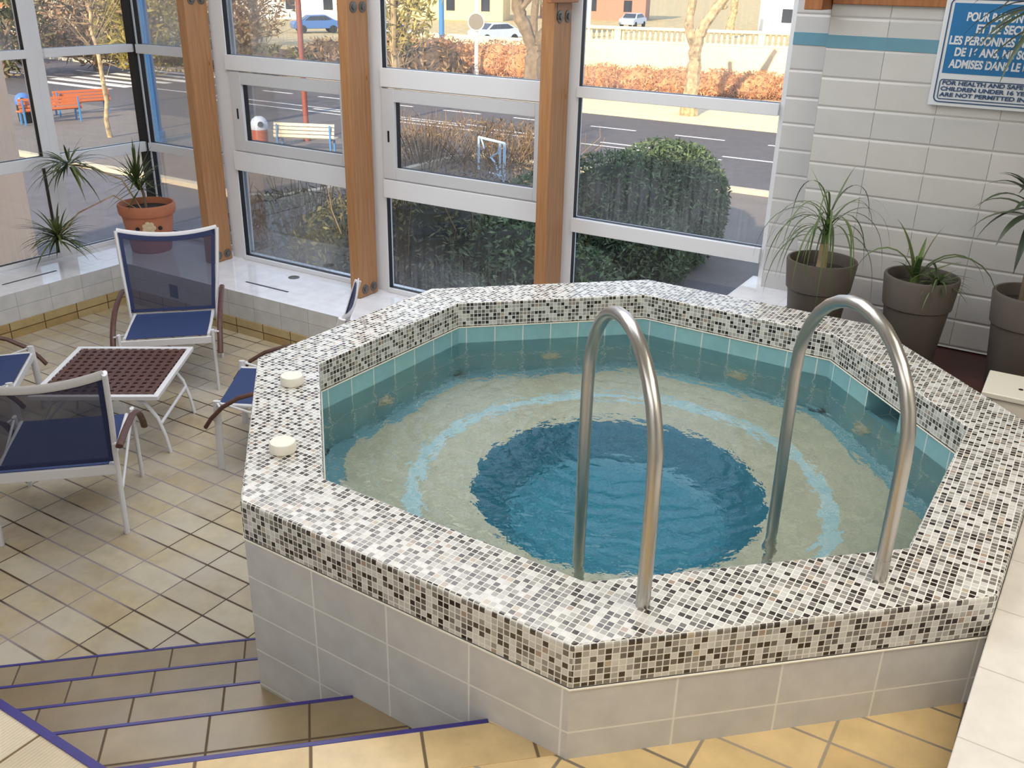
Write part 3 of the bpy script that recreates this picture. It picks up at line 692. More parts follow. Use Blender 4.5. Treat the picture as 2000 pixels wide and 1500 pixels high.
# ------------------------------------------------------------------ plants
def rosette(t, c, n, length, width, droop, mat, rn, up_=.6, tilt=None, seg=6, name='leaf_rosette', lmin=.6, wall=None):
    b = MB(); c = Vector(c)
    for k in range(n):
        a = 2.399963*k+rn.uniform(-.25, .25); e = rn.uniform(-.5, 1.0)*up_+rn.uniform(0, .5)
        d = Vector((math.cos(a)*math.cos(e), math.sin(a)*math.cos(e), math.sin(e)))
        if tilt is not None: d = (d+Vector(tilt)*rn.uniform(.3, 1)).normalized()
        if wall is not None and d.dot(VVEC) > wall: d = (d-2*d.dot(VVEC)*VVEC).normalized()
        b.leaf(c+d*.012+Vector((0, 0, rn.uniform(-.03, .03))), d, length*rn.uniform(lmin, 1.1), width, droop, seg)
    return b.build(name, mat, t)
def to_local(o, p): return Vector(p)-Vector(o.location)
PL = W(-6.38, 2.545, ZL)
t = thing('potted_dracaena', 'spiky dracaena in a big terracotta pot on the corner of the ledge', 'plant', PL)
b = MB(); b.lathe([(0, .0), (.185, 0), (.192, .01), (.245, .37), (.262, .375), (.270, .395), (.274, .455), (.268, .475), (.252, .478), (.246, .46), (.238, .40)], seg=44); pt = b.build('pot', m_terra, t)
b = MB(); b.lathe([(.239, .415), (.12, .425), (0, .43)], seg=30); b.build('soil', m_soil, t)
dcam = (Vector(cam.matrix_world.translation)-PL); ac = math.atan2(dcam.y, dcam.x)-.02
b = MB()
m = Matrix.Translation(Vector((math.cos(ac)*.236, math.sin(ac)*.236, .272))) @ Vector((math.cos(ac), math.sin(ac), -.1)).to_track_quat('Z', 'Y').to_matrix().to_4x4()
q = MB(); q.lathe([(.03, 0), (.024, .02), (0, .024)], seg=14)
for k in range(7):
    a = 2*math.pi*k/7; q.lathe([(.026, 0), (.02, .012), (0, .015)], (.042*math.cos(a), .042*math.sin(a), 0), 10)
q.v = [m @ p for p in q.v]; o = q.build('relief_flower', m_relief, t); tag(o, 'cream flower relief')
for sg in (-1, 1):
    q = MB(); q.lathe([(.022, 0), (.014, .012), (0, .014)], (sg*.105, -.012, -.022), 10); q.v = [m @ p for p in q.v]; q.build('relief_leaf', m_black, t)
r1 = random.Random(3)
def stem(t, pts, r, mat=m_bark2): b = MB(); b.tube(pts, r, 8); return b.build('stem', mat, t)
c1 = to_local(t, W(-6.40, 2.50, -.26)); c2 = to_local(t, W(-6.45, 1.83, -.03)); c3 = to_local(t, W(-6.45, 1.60, -.66))
base = Vector((0, -.02, .42))
stem(t, [base, lerp(base, c1, .5)+Vector((.015, 0, 0)), c1], .014)
stem(t, [base+Vector((-.05, 0, 0)), lerp(base, c2, .3)+Vector((0, 0, .16)), lerp(base, c2, .7)+Vector((0, 0, .10)), c2], .008, m_bark)
stem(t, [base+Vector((-.08, -.03, 0)), lerp(base, c3, .35)+Vector((0, 0, .22)), lerp(base, c3, .75)+Vector((0, 0, .16)), c3+Vector((.03, 0, .03)), c3], .007, m_bark)
for z in (0, -.10): rosette(t, c1+Vector((0, 0, z)), 40, .36, .022, .9, lf_drac, r1, 1.3, lmin=.55)
rosette(t, c2, 60, .44, .022, 3.0, lf_drac, r1, .8, (-.15, -.05, -.35)); rosette(t, c3, 95, .38, .022, 2.4, lf_drac, r1, .8, (-.05, -.1, -.25))
def grey_pot(t, h=.513):
    b = MB(); b.lathe([(0, 0), (.128, 0), (.134, .008), (.168, h-.185), (.170, h-.175), (.180, h-.168), (.196, h-.012), (.192, h), (.180, h), (.176, h-.015), (.170, h-.08)], seg=44); b.build('pot', m_pot, t)
    b = MB(); b.lathe([(.171, h-.065), (.08, h-.055), (0, h-.05)], seg=28); b.build('soil', m_soil, t)
PZ = -.313; HP = .513
t = thing('potted_ponytail_palm', 'ponytail palm with thin arching leaves in the grey pot nearest the window', 'plant', W(.316, 1.925, PZ)); grey_pot(t)
b = MB(); b.tube([(0, 0, HP-.07), (.003, 0, HP+.02), (0, .002, HP+.09)], [.030, .028, .024], 12); b.build('stem', m_bark, t)
b = MB(); b.tube([(0, .002, HP+.08), (0, .004, HP+.15), (-.002, .004, HP+.24)], [.022, .019, .010], 10); tag(b.build('leaf_sheath', lf_aloe, t), 'green leaf sheath')
r2 = random.Random(11); b = MB()
for k in range(40):
    a = r2.uniform(0, 6.28); e = r2.uniform(.5, 1.25); d = Vector((math.cos(a)*math.cos(e), math.sin(a)*math.cos(e), math.sin(e)))
    if d.dot(VVEC) > .45: d = d-2*d.dot(VVEC)*VVEC
    b.leaf((0, .004, HP+r2.uniform(.09, .24)), d, r2.uniform(.34, .66), .012, r2.uniform(6.5, 10.5), 14, .2, .6)
for a, e, L in ((.6, 1.0, .36), (2.2, 1.15, .30)):
    d = Vector((math.cos(a)*math.cos(e), math.sin(a)*math.cos(e), math.sin(e))); b.leaf((0, 0, HP+.24), d, L, .012, 2., 10, .2, .6)
b.build('leaves', lf_pony, t)
t = thing('potted_bromeliad', 'few broad drooping leaves and a small spider plant in the middle grey pot', 'plant', W(.855, 1.925, PZ)); grey_pot(t)
b = MB()
for a, e, L, dr, w in ((ROOM+3.4, 1.2, .50, 8.5, .036), (ROOM+2.8, 1.3, .36, 3.5, .036), (ROOM+.2, 1.4, .34, 3.5, .036), (ROOM-.1, 1.05, .66, 6.2, .030), (ROOM+.3, 1.1, .5, 7, .03), (ROOM+1.6, 1., .3, 3., .03), (ROOM-1.4, 1.1, .28, 5., .03), (ROOM+4.2, .9, .26, 4, .028), (ROOM+.6, .6, .3, 2., .02)):
    b.leaf((-.03, .02, HP-.04), (math.cos(a)*math.cos(e), math.sin(a)*math.cos(e), math.sin(e)), L, w, dr, 10, .3, .8)
b.build('broad_leaves', lf_aloe, t)
b = MB(); b.tube([(-.03, .02, HP-.07), (-.028, .02, HP+.10)], [.024, .016], 10); b.build('leaf_sheath', lf_aloe, t)
sp_ = Vector((.09*UX+.06*UY, .09*UY-.06*UX, HP-.02)); b = MB()
for k in range(46):
    a = r2.uniform(0, 6.28); e = r2.uniform(.1, 1.1); b.leaf(sp_, (math.cos(a)*math.cos(e), math.sin(a)*math.cos(e), math.sin(e)), r2.uniform(.09, .24), .012, r2.uniform(6, 11), 7, .25, .6)
tag(b.build('spider_plant', lf_pony, t), 'small spider plant tufts')
t = thing('potted_yucca', 'tall yucca with drooping leaves in the grey pot at the right edge', 'plant', W(1.40, 1.925, PZ)); grey_pot(t)
def loc_uv(du, dv, z): return Vector((du*UX-dv*UY, du*UY+dv*UX, z))
k1, k2 = loc_uv(-.075, 0, .92), loc_uv(-.10, -.05, 1.84)
stem(t, [loc_uv(-.05, 0, HP-.07), loc_uv(-.055, 0, .7), k1], .017, m_bark2); stem(t, [loc_uv(.06, 0, HP-.07), loc_uv(.07, -.02, 1.2), k2], .019, m_bark2)
r3 = random.Random(5)
rosette(t, k1, 30, .34, .046, 5.5, lf_yucca, r3, .8, seg=9, lmin=.7, wall=.7); rosette(t, k2, 38, .60, .046, 3.4, lf_yucca, r3, .6, (-.2*UX, -.2*UY, -.1), seg=10, lmin=.7, wall=.25)

# ------------------------------------------------------------------ sign and box
t = thing('warning_sign', 'blue and white sign in French and English on the tiled wall', 'sign', W(1.0, 2.296, 1.045), ROOM)
SW0, SW1, SH = -.338, .33, .56
b = MB(); b.box((SW0, -.022, 0), (SW1, -.004, SH)); b.build('board', m_sign, t, bev=.003)
def round_frame(x0, x1, z0, z1, r, w, y, mat, name):
    def loop(o):
        pts = []
        for cx, cz, a0 in ((x1-r, z1-r, 0), (x0+r, z1-r, 90), (x0+r, z0+r, 180), (x1-r, z0+r, 270)):
            for k in range(7): a = R(a0+15*k); pts.append((cx+(r-o)*math.cos(a), y, cz+(r-o)*math.sin(a)))
        return pts
    A, B_ = loop(0), loop(w); n = len(A); b = MB(); vs = A+B_
    b.add(vs+[(x, yy+.003, z) for x, yy, z in vs], [(i, n+i, n+(i+1) % n, (i+1) % n) for i in range(n)]+[(2*n+i, 2*n+(i+1) % n, (i+1) % n, i) for i in range(n)]+[(n+i, 3*n+i, 3*n+(i+1) % n, n+(i+1) % n) for i in range(n)])
    return b.build(name, mat, t, smooth=False)
round_frame(SW0+.022, SW1-.022, .018, SH-.022, .03, .006, -.0245, m_signline, 'border')
round_frame(SW0+.04, SW1-.04, .034, .138, .016, .005, -.0245, m_signline, 'lower_border')
b = MB(); b.box((SW0+.042, -.0235, .168), (SW1-.042, -.0215, SH-.044)); b.build('blue_panel', m_signblue, t, smooth=False)
def text(body, x, z, h, mat, width=None, bold=.0):
    cu = bpy.data.curves.new('text', 'FONT'); cu.body = body; cu.size = h/.70; cu.extrude = .0008; cu.offset = bold; cu.shear = .05
    tmp = bpy.data.objects.new('text', cu); COL.objects.link(tmp)
    me = bpy.data.meshes.new_from_object(tmp.evaluated_get(bpy.context.evaluated_depsgraph_get())); bpy.data.objects.remove(tmp)
    xs = [v.co.x for v in me.vertices]; sx = (width/(max(xs)-min(xs))) if width else 1
    for v in me.vertices: v.co = (x+(v.co.x-min(xs))*sx, -.0248-v.co.z, z+v.co.y)
    me.materials.clear(); me.materials.append(mat)
    o = bpy.data.objects.new('text_line', me); COL.objects.link(o); o.parent = t
    return o
bpy.context.view_layer.update()
for body, x, z, wd in (('POUR RAISON DE SANTE', -.225, .432, .46), ('ET DE SECURITE', -.170, .375, .33), ('LES PERSONNES MOINS', -.288, .315, .46), ('DE 16 ANS, NE SONT PAS', -.252, .258, .50), ('ADMISES DANS LE BAIN', -.270, .198, .45)):
    text(body, x, z, .040, m_sign, wd, .0022)
for body, x, z, wd in (('FOR HEALTH AND SAFETY', -.283, .110, .44), ('CHILDREN UNDER 16 YEARS', -.286, .080, .47), ('ARE NOT PERMITTED IN THE', -.288, .050, .50)):
    text(body, x, z, .020, m_signline, wd, .0010)
t = thing('white_box', 'white lidded box with a small hole in its lid beside the spa', 'box', W(1.30, 1.18, -.313), ROOM)
b = MB(); b.box((.012, .012, 0), (.60, .30, .185)); b.build('body', m_plast, t, bev=.006)
b = MB(); b.box((0, 0, .185), (.62, .315, .213)); ld = b.build('lid', m_plast, t, bev=.005)
b = MB(); b.lathe([(.011, 0), (.011, .001), (0, .001)], (.155, .125, .213), 16); b.build('hole', m_black, ld)

# ------------------------------------------------------------------ the street outside (ground at ZG)
m_asph = plain('asphalt', rgb(84, 79, 80), .75, var=.16, scale=3.)
m_yard = plain('yard_asphalt', rgb(92, 88, 92), .8, var=.16, scale=2.)
m_pave = plain('pavement', rgb(112, 104, 98), .85, var=.12, scale=2.)
m_pale = plain('pale_pavement', rgb(204, 188, 158), .85, var=.1, scale=1.5)
m_line = plain('road_paint', rgb(226, 224, 220), .7)
m_kerb = plain('kerb_stone', rgb(190, 178, 156), .85, var=.12, scale=6)
m_field = plain('dry_grass', rgb(178, 160, 118), .9, var=.25, scale=1.2)
m_stone = plain('pale_stone', rgb(226, 210, 174), .85, var=.1, scale=4)
m_render = plain('beige_render', rgb(196, 178, 164), .9, var=.04, scale=2)
m_blue = plain('blue_paint', rgb(70, 128, 184), .4)
m_lblue = plain('pale_blue_paint', rgb(190, 216, 236), .4)
m_redp = plain('red_brown_paint', rgb(136, 74, 62), .5)
m_orange = plain('orange_wood', rgb(204, 112, 66), .6)
m_cream = plain('cream_wood', rgb(232, 216, 186), .6)
m_brick = plain('brick_red', rgb(176, 92, 62), .7)
m_dome = plain('dome_white', rgb(206, 216, 232), .4)
m_domeb = plain('dome_blue', rgb(72, 112, 176), .4)
m_hw = plain('house_white', rgb(236, 232, 222), .8)
m_hr = plain('house_red', rgb(168, 122, 104), .8)
m_hy = plain('house_yellow', rgb(224, 204, 150), .8)
m_roof = plain('roof_red', rgb(150, 70, 54), .8)
m_win = plain('dark_window', rgb(50, 56, 66), .15)
m_tyre = plain('tyre', rgb(28, 28, 30), .8)
b = MB()
def gq(u0, u1, v0, v1, z=ZG): b.add([W(u0, v0, z), W(u1, v0, z), W(u1, v1, z), W(u0, v1, z)], [(0, 1, 2, 3)])
b.mat(0); gq(-120, 60, -20, 12.3)
b.mat(1); gq(-120, 60, 12.3, 20.2)
b.mat(2); gq(-120, 60, 20.2, 31)
b.mat(3); gq(-120, 60, 31, 44)
b.mat(4); gq(-160, 90, 44, 260)
b.mat(5)
for k in range(20): gq(-44+3.3*k, -42.2+3.3*k, 27.9, 28.06, ZG+.006)
for k in range(12): gq(-46+4.2*k, -43+4.2*k, 24.9, 25.06, ZG+.006) if k > 4 else None
gq(-46, -17, 25.3, 25.42, ZG+.006); gq(-30, -8, 24.3, 24.42, ZG+.006)
for k in range(7): gq(-41.5, -36, 23.6+1.1*k, 24.1+1.1*k, ZG+.007)
struct(b.build('ground', [m_yard, m_pave, m_asph, m_pale, m_field, m_line], smooth=False), 'street outside with dark asphalt, white road markings and pavements', 'ground')
def kerb(label, pts, w=.22, h=.12):
    b = MB(); pts = [W(*p) for p in pts]
    L = []; Rr = []
    for i, p in enumerate(pts):
        d = (pts[min(i+1, len(pts)-1)]-pts[max(i-1, 0)]).normalized(); n = Vector((-d.y, d.x, 0)); L.append(p+n*w/2); Rr.append(p-n*w/2)
    n = len(pts); vs = [(p.x, p.y, z) for z in (ZG-.05, ZG+h) for row in (L, Rr) for p in row]
    fs = []
    for i in range(n-1): fs += [(2*n+i, 2*n+i+1, 3*n+i+1, 3*n+i), (i, i+1, 2*n+i+1, 2*n+i), (n+i+1, n+i, 3*n+i, 3*n+i+1)]
    b.add(vs, fs+[(0, 2*n, 3*n, n), (n-1, 2*n-1, 4*n-1, 3*n-1)])
    tag(b.build('kerb', m_kerb, smooth=False), label, 'kerb')
kerb('pale kerb curving close below the left windows', [(-60, 11.9), (-19.2, 12.4), (-17.3, 12.35), (-15.5, 12.15), (-14.7, 12.6), (-14.4, 13.9), (-14.4, 19.5), (-14.0, 20.2), (20, 20.2)])
kerb('long pale kerb on the far side of the road below the stone wall', [(-60, 31.0), (-16.7, 31.2), (-8.3, 31.0), (30, 31.0)], .3)
# beige building on the far left, seen through the left side windows
b = MB(); b.rbox(-14, -9.0, -8, 2.92, ZG, 4.5); tag(b.build('beige_building', m_render, smooth=False), 'plain beige building wall outside the left window', 'building')
# benches, bins, poles
def bench(label, p0, p1, mat, face=1):
    p0, p1 = Vector((p0[0], p0[1], ZG)), Vector((p1[0], p1[1], ZG)); d = p1-p0; L = d.length; rz = math.atan2(d.y, d.x)
    t = thing('street_bench', label, 'bench', p0, rz, 'street benches')
    for k in range(4):
        b = MB(); z = .46+.105*k; y = .02-.03*k; b.box((0, y-.012, z), (L, y+.012, z+.085)); b.build('back_slat', mat, t, bev=.004)
    for k in range(3):
        b = MB(); y = -.10-.13*k; b.box((0, y-.055, .42), (L, y+.055, .45)); b.build('seat_slat', mat, t, bev=.004)
    for x in (.12, L-.12):
        b = MB(); b.box((x-.025, -.42, 0), (x+.025, -.34, .42)); b.box((x-.025, .0, 0), (x+.025, .07, .47)); b.box((x-.025, -.42, .38), (x+.025, .05, .42)); b.box((x-.025, .02, .40), (x+.025, .055, .84)); b.build('leg_frame', m_blue, t, bev=.004)
bench('cream slatted bench on the pavement seen through the sash of the window with the bin', (-.70, 25.16), (-2.46, 25.73), m_cream)
bench('orange slatted bench seen through the left side window beside a blue domed bin', (-9.15, 32.5), (-10.9, 31.4), m_orange)
bench('orange slatted bench farther back behind the first one on the left', (-8.6, 34.6), (-10.3, 33.6), m_orange)
def bin_(label, p, mats):
    t = thing('litter_bin', label, 'bin', (p[0], p[1], ZG), .6)
    b = MB(); b.lathe([(.17, 0), (.23, .05), (.24, .60), (.22, .62), (0, .62)], seg=18, close=False); b.build('body', mats[0], t)
    b = MB(); b.lathe([(.25, .60), (.27, .66), (.26, .78), (.20, .90), (.10, .97), (0, .985)], seg=18); dm = b.build('dome', mats[1], t)
    b = MB(); b.lathe([(.0, 0), (.085, 0), (.085, .03), (0, .03)], seg=14); m = Matrix.Translation((-.10, -.235, .77)) @ Vector((-.4, -.9, .2)).to_track_quat('Z', 'Y').to_matrix().to_4x4(); b.v = [m @ q for q in b.v]; b.build('opening', m_black, dm)
bin_('litter bin with brick red body and white dome beside the cream bench', (-2.88, 26.21), (m_brick, m_dome))
bin_('litter bin with dark body and blue dome at the far left', (-10.95, 32.2), (m_tyre, m_domeb))
def pole(name, label, p, r, h, mat, extra=None):
    t = thing(name, label, 'pole', (p[0], p[1], ZG))
    b = MB(); b.tube([(0, 0, 0), (0, 0, h*.5), (0, 0, h)], r, 14); b.build('shaft', mat, t); b = MB(); b.tube([(0, 0, 0), (0, 0, .35)], r*1.35, 14); b.build('base', mat, t); return t
pole('street_pole', 'thin red-brown pole behind the cream bench', (-1.51, 27.7), .085, 7, m_redp)
pole('street_pole', 'thin red-brown pole behind the orange bench on the left', (-10.7, 33.6), .09, 7, m_redp)
pole('street_pole', 'thick blue mast beside the black corner post of the windows', (-6.1, 27.75), .21, 7, m_blue)
pole('street_pole', 'blue lamp pole beyond the middle window', (6.2, 53.2), .15, 7, m_blue)
pole('street_pole', 'slim pale blue pole far beyond the left window, left of the red-brown pole', (-6.7, 72), .13, 7, m_lblue)
pole('street_pole', 'white pole far behind the stone balustrade', (22.5, 80), .2, 8, m_hw)
t = pole('traffic_sign', 'white pole carrying a round sign seen from behind', (7.27, 47.5), .10, 7, m_hw); t['category'] = 'traffic sign'
b = MB(); b.lathe([(.42, 0), (.42, .03), (0, .03)], seg=28); q = Matrix.Translation((-.04, -.13, 2.72)) @ Vector((-.35, -.94, 0)).to_track_quat('Z', 'Y').to_matrix().to_4x4(); b.v = [q @ x for x in b.v]; o = b.build('disc', m_bolt, t)
b = MB(); b.tube([q @ Vector((.42*math.cos(a*.2244), .42*math.sin(a*.2244), .02)) for a in range(29)], .03, 6, False); b.build('rim', m_hw, o)
t = thing('metal_barrier', 'pale blue metal frame stand among the dry shrubs in the middle window', 'stand', (3.07, 21.86, ZG), math.atan2(-1.08, .51))
for nm, pts, r_ in (('post', [(0, 0, 0), (0, 0, 1.0)], .032), ('post', [(.98, 0, 0), (.98, 0, 1.0)], .03), ('post', [(1.17, 0, 0), (1.17, 0, 1.0)], .04), ('top_bar', [(0, 0, .99), (1.17, 0, .99)], .035), ('bottom_bar', [(.5, 0, .12), (1.17, 0, .12)], .03), ('curved_bar', [(.98, 0, .95), (.88, 0, .70), (.62, 0, .58), (.55, 0, .55), (.72, 0, .45), (.85, 0, .3), (.9, 0, .2)], .025), ('brace', [(.12, 0, .95), (.22, 0, .8), (.25, 0, .72)], .022)):
    b = MB(); b.tube(pts, r_, 8); b.build(nm, m_lblue, t)
# stone wall with balustrade
A0, A1 = W(-22.6, 39.1), W(-5.0, 44.3); dv_ = (A1-A0); LB = dv_.length; rz = math.atan2(dv_.y, dv_.x)
t = thing('stone_balustrade', 'pale stone wall topped by a balustrade across the road', 'wall', (A0.x, A0.y, ZG), rz)
b = MB(); b.box((0, 0, 0), (LB, .45, 2.10)); b.build('wall', m_stone, t, smooth=False)
b = MB(); b.box((-.05, .05, 2.10), (LB+.05, .40, 2.20)); b.build('plinth', m_stone, t, bev=.02)
b = MB(); b.box((-.05, .04, 2.68), (LB+.05, .42, 2.82)); b.build('hand_rail', m_stone, t, bev=.03)
nb = int(LB/.26); proto = None
for k in range(nb):
    x = .26*(k+.5)
    if k % 13 == 0:
        b = MB(); b.box((x-.16, .06, 2.20), (x+.16, .39, 2.68)); b.build('pier', m_stone, t, bev=.01); continue
    if proto is None:
        b = MB(); b.lathe([(.075, 2.20), (.075, 2.24), (.045, 2.28), (.085, 2.38), (.075, 2.46), (.04, 2.60), (.07, 2.64), (.07, 2.68)], (x, .225, 0), 8); proto = b.build('baluster', m_stone, t); x0_ = x
    else:
        o = proto.copy(); COL.objects.link(o); o.parent = t; o.location = (x-x0_, 0, 0)
rn = random.Random(21)
def bush(name, label, cat, blobs, n, size, mats, stems=None, core=True, zmin=ZG, stretch=1.6, shell=.6):
    """shrub: dark twiggy core, leaf cards in every blob (u, v, z, ru, rv, rz)"""
    b = MB(); c = W(blobs[0][0], blobs[0][1], ZG)
    t = thing(name, label, cat, c)
    for (u, v, z, ru, rv, rz_) in blobs:
        p = W(u, v, z)-c
        if core:
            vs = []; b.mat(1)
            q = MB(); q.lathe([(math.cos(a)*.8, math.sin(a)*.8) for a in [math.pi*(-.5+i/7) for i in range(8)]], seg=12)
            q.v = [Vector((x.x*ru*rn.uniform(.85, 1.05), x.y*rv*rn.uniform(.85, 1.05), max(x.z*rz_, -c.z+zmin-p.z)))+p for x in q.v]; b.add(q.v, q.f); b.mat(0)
        b.cloud(p, (ru, rv, rz_), n, size, rn, shell, stretch, zmin-c.z)
    b.v = [x if True else x for x in b.v]
    b.build('foliage', mats, t, smooth=False)
    if stems:
        b = MB()
        for (u, v, h, sp, cnt) in stems:
            p = W(u, v, ZG)-c
            for _ in range(cnt):
                a = rn.uniform(0, 6.28); r_ = rn.uniform(0, sp)
                q0 = p+Vector((math.cos(a)*r_*.5, math.sin(a)*r_*.5, 0)); q1 = q0+Vector((math.cos(a)*r_*.35+rn.gauss(0, .08), math.sin(a)*r_*.35+rn.gauss(0, .08), h*rn.uniform(.5, .75))); q2 = q1+Vector((rn.gauss(0, .15), rn.gauss(0, .15), h*rn.uniform(.2, .4)))
                b.tube([q0, q1, q2], [.010, .008, .004], 4, False)
        b.build('stems', lf_dry, t, smooth=False)
    return t
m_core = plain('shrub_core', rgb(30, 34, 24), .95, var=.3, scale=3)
m_core2 = plain('dry_core', rgb(84, 66, 48), .95, var=.3, scale=3)
m_core3 = plain('rust_core', rgb(190, 140, 98), .95, var=.3, scale=2)
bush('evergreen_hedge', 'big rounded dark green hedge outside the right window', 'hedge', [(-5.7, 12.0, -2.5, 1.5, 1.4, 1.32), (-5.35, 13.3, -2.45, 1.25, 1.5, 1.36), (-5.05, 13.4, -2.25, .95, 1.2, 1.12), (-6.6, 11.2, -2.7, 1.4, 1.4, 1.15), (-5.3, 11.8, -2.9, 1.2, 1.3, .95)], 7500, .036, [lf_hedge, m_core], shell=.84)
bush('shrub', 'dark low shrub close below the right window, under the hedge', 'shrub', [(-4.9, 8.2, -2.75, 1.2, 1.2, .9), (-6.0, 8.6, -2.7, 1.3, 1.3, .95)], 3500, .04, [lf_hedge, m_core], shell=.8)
bush('shrub', 'dark green and brown shrub close below the middle window', 'shrub', [(-7.2, 8.4, -2.5, 1.5, 1.4, 1.05), (-8.6, 8.3, -2.7, 1.2, 1.2, .95)], 3800, .036, [lf_dull, m_core], [(-7.5, 8.2, 2.2, 1.6, 40)], shell=.74)
bush('shrub', 'bare brown shrub of thin dry stems around the pale metal stand', 'shrub', [(-13.6, 19.4, -2.9, 2.6, 1.2, .75), (-11.2, 16.2, -3.15, 2.2, 1.0, .5)], 2200, .03, [lf_dry, m_core2], [(-13.0, 19.6, 1.15, 2.6, 150), (-14.8, 18.6, 1.35, 2.6, 170), (-12.2, 20.4, 1.0, 2.4, 90)], core=False, stretch=3.)
bush('shrub', 'sparse olive shrub at the lower right of the left window', 'shrub', [(-10.6, 9.0, -2.8, 1.4, 1.3, .8)], 2600, .034, [lf_dull, m_core2], [(-10.5, 9.2, 1.6, 1.6, 70)], core=False, stretch=2.2)
bush('dry_bank', 'rust coloured dry bank of plants along the foot of the stone wall', 'hedge', [(-21.0+1.75*k, 38.2+.5*k, -2.9, 1.5, 1.2, .75) for k in range(9)], 1500, .05, [lf_rust, m_core3], shell=.75, stretch=2.4)
bush('dry_hedge', 'long rust brown hedge beyond the middle window', 'hedge', [(-34.5+1.9*k, 41.4, -2.7, 1.7, 1.3, 1.0+.12*(k % 3)) for k in range(7)], 1500, .06, [lf_rust, m_core3], shell=.7, stretch=2.2)
def tree(label, p, r0, segs, mats, twigs, seed, group=None, name='bare_tree', tw=.05):
    """forked tree: segs is a list of limbs [(x, y, z, r), ...]; twigs (count, spread, z range)"""
    rn_ = random.Random(seed); t = thing(name, label, 'tree', (p[0], p[1], ZG), 0, group)
    b = MB()
    for limb in segs:
        pts = []; rs = []
        for (x0, y0, z0, ra), (x1, y1, z1, rb) in zip(limb[:-1], limb[1:]):
            for k in range(4):
                f = k/4; pts.append((x0+(x1-x0)*f+rn_.gauss(0, .03), y0+(y1-y0)*f+rn_.gauss(0, .03), z0+(z1-z0)*f)); rs.append((ra+(rb-ra)*f)*rn_.uniform(.88, 1.14))
        pts.append(limb[-1][:3]); rs.append(limb[-1][3]); b.tube(pts, rs, 9)
    b.build('trunk', mats[0], t)
    if twigs:
        b = MB(); n, spx, z0, z1, size = twigs; b.cloud((0, 0, (z0+z1)/2), (spx, spx, (z1-z0)/2), n, size, rn_, .2, 2.2); b.build('twigs', mats[1], t, smooth=False)
        b = MB()
        for _ in range(26):
            a = rn_.uniform(0, 6.28); z = rn_.uniform(z0*.7, z1*.8); b.tube([(0, 0, z*.7), (math.cos(a)*spx*.5, math.sin(a)*spx*.5, z), (math.cos(a)*spx*.95, math.sin(a)*spx*.95, z+rn_.uniform(.2, 1.))], [tw, tw*.6, tw*.2], 5, False)
        b.build('branches', mats[0], t, smooth=False)
    return t
tree('forked pale trunk on the far kerb in front of the stone balustrade', (13.4, 32.8), .3, [[(0, 0, 0, .36), (.05, 0, 1.6, .27), (.1, 0, 2.6, .26), (.18, 0, 3.2, .22)], [(.05, 0, 2.5, .18), (-.25, .1, 3.1, .17), (-.2, .1, 4.2, .15), (-.5, .2, 5.5, .12)], [(.15, 0, 3.0, .2), (.75, 0, 3.9, .2), (1.2, .1, 4.6, .17), (2., .2, 5.6, .12)], [(.9, 0, 4.0, .1), (1.15, 0, 4.05, .07)]], (m_bark, lf_olive), None, 1)
tree('knotted forked tree left of the right timber post', (9.0, 41.7), .4, [[(0, 0, 0, .48), (.05, 0, 1.4, .40), (.05, 0, 2.0, .36)], [(.0, 0, 1.9, .30), (-.45, 0, 2.7, .30), (-.75, .1, 3.6, .28), (-1.0, .1, 5.2, .2)], [(.1, 0, 1.9, .30), (.55, 0, 2.5, .28), (.95, 0, 3.2, .26), (1.3, .1, 4.6, .2)], [(-.7, 0, 3.5, .18), (-.2, 0, 4.1, .14), (.2, 0, 5., .1)]], (m_bark2, lf_olive), None, 2)
tree('young thin tree with a pale trunk in the left side window', (-7.66, 28.8), .06, [[(0, 0, 0, .085), (.02, 0, 2.2, .06), (-.1, 0, 4.2, .045), (0, 0, 6, .02)]], (m_bark, lf_dry), (700, 1.7, 2.9, 7., .06), 3, tw=.008)
tree('thin pale trunk at the left edge of the middle window', (.62, 19.2), .1, [[(0, 0, 0, .09), (.03, 0, 2.0, .075), (.02, 0, 4., .06), (.1, 0, 6.5, .03)]], (m_bark, lf_olive), (700, 1.3, 3.2, 7., .05), 4, tw=.008)
tree('leafy olive tree at the left of the middle window, behind the thin trunk', (3.0, 46.), .2, [[(0, 0, 0, .22), (.05, 0, 2., .18), (-.2, 0, 4., .13)], [(.05, 0, 1.6, .14), (.6, 0, 3., .11), (.9, 0, 4.4, .07)]], (m_bark2, lf_olive), (900, 2.0, 1.2, 6.5, .13), 5)
far = [(-15.5, 47, 'dull', 5), (-12.0, 50, 'dry', 5), (-9.2, 47, 'olive', 4.6), (-6.2, 52, 'dry', 5), (-17.5, 60, 'rust', 6), (-12.5, 66, 'dull', 6.5), (-5, 68, 'dry', 6), (-20, 52, 'dull', 5)]
names_ = ['grey-green tree', 'bare brown tree', 'olive tree', 'dry brown bush tree']
lb = ['grey-green tree beyond the road at the far left of the side windows', 'bare brown tree beyond the road, second from the left in the side window', 'olive tree beyond the road above the zebra crossing', 'dry brown tree beyond the road just right of the blue mast', 'rust leaved tree far back behind the grey-green one', 'dull green tree far back above the orange benches', 'dry brown tree far back between the blue mast and the left post', 'dull tree at the very left edge beyond the road']
for k, (x, y, kind, h) in enumerate(far):
    mt = {'dull': lf_dull, 'dry': lf_dry, 'olive': lf_olive, 'rust': lf_rust}[kind]
    tree(lb[k], (x, y), .2, [[(0, 0, 0, .2), (.1, 0, 1.8, .15), (-.1, .1, 3.6, .1)], [(.08, 0, 1.4, .12), (.8, .2, 3., .08)], [(.08, 0, 1.2, .12), (-.8, -.2, 2.9, .08)]], (m_bark2, mt), (1100, h*.5, .2, h, .13), 30+k, 'trees beyond the road')
